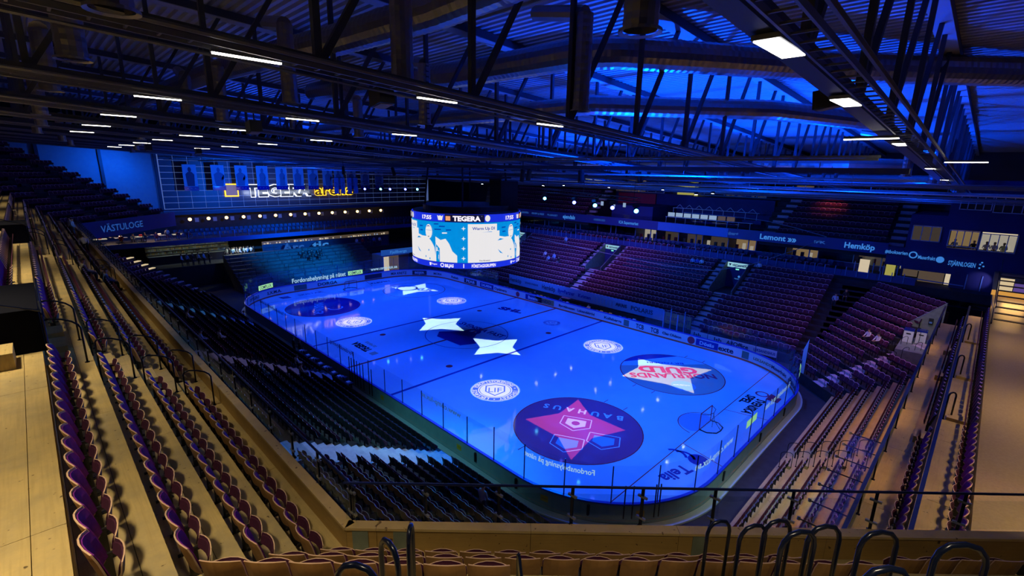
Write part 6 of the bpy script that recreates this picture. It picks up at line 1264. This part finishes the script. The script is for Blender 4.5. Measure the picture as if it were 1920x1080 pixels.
for i, (x, y, z, h, r) in enumerate(DR):
    row = 'over the wooden tier' if y < -28 else 'in the second line' if y < -21 else 'in the third line' if y < 0 else 'at the far right'
    dist_ = sum(1 for q in DR if ('over' if q[1] < -28 else 'second' if q[1] < -21 else 'third' if q[1] < 0 else 'far') == ('over' if y < -28 else 'second' if y < -21 else 'third' if y < 0 else 'far') and q[0] > x)
    t = thing('drop_duct', 'ribbed drop duct %s, %s from the camera' % (row, ORD[dist_]), 'duct', (x, y, z), 'drop ducts under the roof')
    pts = []; rr = []; n = int(h/.11)
    for k in range(n+1): pts.append((x, y, z+.05+h*k/n)); rr.append(r*.8+(.012 if k % 2 else 0))
    mb = MB(); mb.tube(pts, rr, 'duct', 14, cap=False); mb.tube([(x, y, z+.05+h), (x-2.5, y+.3, z+h+.6)], r*.75, 'duct', 10); obj('duct_pipe', mb, t)
    mb = MB(); N = 22; a = [(x+r*1.02*math.cos(2*PI*k/N), y+r*1.02*math.sin(2*PI*k/N), z) for k in range(N)]; b = [(x+r*.82*math.cos(2*PI*k/N), y+r*.82*math.sin(2*PI*k/N), z+.03) for k in range(N)]; c = [(p[0], p[1], z+.05) for p in a]
    mb.add(a+b+c, [(k, (k+1) % N, N+(k+1) % N, N+k) for k in range(N)]+[(k, 2*N+k, 2*N+(k+1) % N, (k+1) % N) for k in range(N)], 'galv'); obj('rim', mb, t)
for i, (x, y, z) in enumerate(((26.1, -24.6, 18.98), (35.1, -17.84, 18.95), (17.0, -25, 18.6), (-12, -24, 18.4), (-14, -20, 18.3))):
    t = thing('loudspeaker', 'dark square loudspeaker hung under the roof, %s from the camera' % ORD[[1, 0, 2, 3, 4][i]], 'speaker', (x, y, z)); mb = MB(); mb.obox((x-.28, y-.25, z), (.56, 0, .1), (0, .45, 0), (-.05, 0, .42), 'black'); obj('cabinet', mb, t); mb = MB(); mb.obox((x-.2, y-.2, z-.01), (.42, 0, .08), (0, .36, 0), (0, 0, .012), 'print_gold'); obj('grille', mb, t); mb = MB(); mb.bar((x, y, z+.4), (x, y, z+.9), .04, .04, 'black'); obj('bracket', mb, t)
# slack cable hanging in front of the right stand
t = thing('slack_cable', 'pale slack cable hanging in a long curve before the right stand', 'cable', (10, 24, 8))
K_ = [(-14, 25.4, 7.0), (0, 25.0, 6.4), (10, 24.6, 6.0), (16, 25, 6.3), (19.5, 26.5, 7.4), (23.0, 29.5, 9.2), (25.3, 32.2, 10.75)]; mb = MB(); mb.tube(K_, .035, 'pale_lit_steel', 5); obj('cable', mb, t)
t = thing('slack_cable', 'pale cable arching down from the press tables to the fascia', 'cable', (15, 32.3, 12)); mb = MB(); mb.tube([(8, 32.2, 12.3), (12, 32.2, 12.25), (16, 32.2, 12.2), (19, 32.2, 12.0), (22, 32.2, 11.5), (25.3, 32.2, 10.8)], .04, 'wall_light', 5); obj('cable', mb, t)

# ================================================================== PEOPLE
def P_(pose, x, y, z, deg, sh, tr, lb, grp=None): return person(pose, (x, y, z), R(deg), sh, tr, lb, grp)
P_('stand', -22.0, yr(0)+.35, Z0, 20, 'shirt_white', 'trouser_blue', 'person in a white hockey jersey standing at the far end of the wooden tier')
P_('stand', -20.9, yr(0)+.45, Z0, -20, 'shirt_lightblue', 'trouser_blue', 'person in a blue and white top beside the white jersey on the wooden tier')
P_('lean', -8.3, yr(0)+.35, Z0, 95, 'shirt_white', 'trouser_dark', 'person in a loose white shirt and black trousers leaning forward on the tier')
P_('sit', 5.6, yr(0)+.15, Z0, 0, 'shirt_blue', 'trouser_dark', 'seated person in a blue jacket on the wooden tier')
P_('sit', 5.9, yr(1)+.15, Z0+KZ, 10, 'shirt_grey', 'trouser_blue', 'seated person in a grey jumper behind the blue jacket')
P_('sit', 4.8, yr(0)+.1, Z0, 0, 'shirt_dark', 'trouser_dark', 'seated person in black beside the blue jacket')
lz = lambda y: .83+.413*round((-17.09-y)/.83)
for x, yk, pose, sh, lb in ((-8.6, 8, 'sit', 'shirt_white', 'seated person in white at the top of the left lower stand, far'), (-.5, 9, 'sit', 'shirt_lightblue', 'seated person in pale blue just under the wooden parapet'), (-2.6, 7, 'sit', 'shirt_white', 'seated person in white with legs stretched out, left lower stand'), (1.4, 2, 'sit', 'shirt_white', 'seated person in white low in the left lower stand'), (6.0, 7, 'sit', 'shirt_dark', 'left one of a dark clothed pair in the left lower stand'), (6.8, 7, 'sit', 'shirt_dark', 'right one of a dark clothed pair in the left lower stand'), (4.4, 3, 'sit', 'shirt_grey', 'seated person in a grey top by the lower steps'), (24.5, 3, 'stand', 'shirt_grey', 'person standing low down near the front parapet')):
    y, z = LL[yk]; P_(pose, x, y+.12, z, 0, sh, 'trouser_dark', lb)
P_('stand', -18.8, -16.6, -.1, 0, 'shirt_lightblue', 'shirt_lightblue', 'person in pale blue standing outside the far left glass'); P_('stand', -6.6, -15.9, -.1, 0, 'shirt_dark', 'trouser_dark', 'left of two dark figures standing at the left boards'); P_('stand', -5.4, -15.8, -.1, 0, 'shirt_dark', 'trouser_dark', 'right of two dark figures standing at the left boards')
for i, (x, k, sh, lb) in enumerate(((32.5, 0, 'shirt_white', 'left of two seated people in white in the corner block'), (33.3, 0, 'shirt_white', 'right of two seated people in white in the corner block'))):
    q = nk(6)/S2; n = nk(6); P_('sit', x, n*S2-x-.1, RZ0+.42*6, 135, sh, 'trouser_dark', lb)
P_('sit', 28.4, RY0+.84*9-.1, RZ0+.42*9, 180, 'shirt_lightblue', 'trouser_dark', 'seated person in a light blue shirt near the corner stairs'); P_('sit', 29.1, RY0+.84*10-.1, RZ0+.42*10, 180, 'shirt_dark', 'trouser_dark', 'seated dark person behind the light blue shirt')
P_('sit', 19.7, RY0+.84*13-.1, RZ0+.42*13, 180, 'shirt_white', 'trouser_dark', 'seated person in white beside the right hand stand entrance')
for i in range(3): P_('sit', 11.9+.6*i, RY0+.84*12-.1, RZ0+.42*12, 180, ['shirt_lightblue', 'shirt_blue', 'shirt_white'][i], 'trouser_dark', '%s of three seated spectators left of the right hand entrance' % ['left', 'middle', 'right'][i])
for i, (x, k, sh) in enumerate(((-9.0, 12, 'shirt_lightblue'), (-10.3, 8, 'shirt_white'), (-8.9, 7, 'shirt_lightblue'), (-7.8, 7, 'shirt_lightblue'), (-6.9, 7, 'shirt_dark'))):
    P_('stand' if i in (0, 3) else 'sit', x, RY0+.84*k-.15, RZ0+.42*k, 180, sh, 'trouser_blue', ['person in light blue climbing the top rows right of the scoreboard', 'seated person in white in the blue lit rows', 'seated person in pale blue in the blue lit rows', 'standing person in pale blue in the blue lit rows', 'dark seated person at the right of the blue lit group'][i])
for i in range(12):
    P_('stand', -46.2+.25*(i % 3), -10.6+.38*i*.9, 3.0, random.uniform(-60, 240), ['shirt_white', 'shirt_dark', 'shirt_lightblue', 'shirt_white', 'shirt_grey'][i % 5], 'trouser_dark', 'standing guest in the crowd at the right end of the far bar', 'bar crowd')
for i in range(6): P_('stand', -43.6, -17.2+.7*i, 3.0, random.uniform(-60, 60), ['shirt_white', 'shirt_lightblue', 'shirt_dark'][i % 3], 'trouser_dark', 'standing guest at the left end of the far bar', 'bar guests')
for i in range(7): P_('stand' if i == 4 else 'sit', -44.4, -23.5+1.3*i, 6.75, 90, ['shirt_red', 'shirt_white', 'shirt_dark'][i % 3] if i != 4 else 'shirt_white', 'trouser_dark', 'guest at the tables of the far left gallery', 'gallery guests')
for i in range(5): P_('stand', -42.7+.1*i, 9.6+1.1*i, 3.3, -90, ['shirt_white', 'shirt_red', 'shirt_dark', 'shirt_blue', 'shirt_white'][i], 'trouser_dark', 'bystander above the far right corner of the terrace', 'corner bystanders')
for i in range(5): P_('sit', -39.3+.9*(i % 2), -1.5+.7*i, .25+.40*(7-(i % 2)), -90, 'shirt_dark', 'trouser_dark', 'dark seated supporter on the far standing terrace', 'terrace supporters')
for i, (x, z, sh) in enumerate(((36.1, 10.75, 'shirt_white'), (37.5, 10.7, 'shirt_dark'), (38.4, 10.5, 'shirt_white'), (38.95, 10.5, 'shirt_white'), (39.6, 10.45, 'shirt_dark'))):
    q = P_('sit', x, 33.7, 10.32, 180, sh, 'trouser_dark', ['person in white at the left of the middle lit tower window', 'dark figure at the right of the middle lit tower window', 'person in white at the left of the right lit tower window', 'second person in white in the right lit tower window', 'dark figure in the right lit tower window'][i])
for i in range(3): P_('sit', -5+4.6*i, 16.5, 0-.05, 180, ['shirt_dark', 'shirt_blue', 'shirt_white'][i], 'trouser_dark', '%s person sitting on the players bench, seen from the far end' % ORD[i])

# ================================================================== place the seats: the nearest 300 as objects, the rest as one mesh
def depth_px(x, y, z):
    d = Vector((x-CX, y-CY, z+.6-CZ)); zc = d.dot(f_)
    if zc < .3: return 1e9
    u = 960+fpx*d.dot(rv)/zc; v = 540-fpx*d.dot(uv)/zc
    return d.length if (-15 < u < 1935 and -10 < v < 1095) else 1e9
ranked = sorted(range(len(seats)), key=lambda i: depth_px(*seats[i][:3]))
picked = [i for i in ranked[:300] if depth_px(*seats[i][:3]) < 1e8]
first = None
for i in picked:
    x, y, z, a, lab, _ = seats[i]
    r = bpy.data.objects.new('tip_up_seat', None); col.objects.link(r); r.location = (x, y, z); r.rotation_euler = (0, 0, a)
    tag(r, 'folded purple tip-up seat '+lab, 'seat', 'seats '+lab)
    made = {}
    for n, me in SEAT.items(): c = bpy.data.objects.new(n, me); col.objects.link(c); c.parent = made[{'back_pad': 'backrest', 'seat_pad': 'seat_pan'}[n]] if n in ('back_pad', 'seat_pad') else r; made[n] = c
pk = set(picked); mb = MB()
for i, (x, y, z, a, lab, op) in enumerate(seats):
    if i in pk: continue
    d = (Vector((x, y, z))-Vector((CX, CY, CZ))).length
    if d < 42 and depth_px(x, y, z) > 1e8: continue
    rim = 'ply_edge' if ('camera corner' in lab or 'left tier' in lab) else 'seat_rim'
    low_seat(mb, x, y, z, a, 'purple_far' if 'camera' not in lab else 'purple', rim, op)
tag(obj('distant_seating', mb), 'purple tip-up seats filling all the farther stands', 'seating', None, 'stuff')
print('seats', len(seats), 'picked', len(picked), 'objects', len(bpy.data.objects))
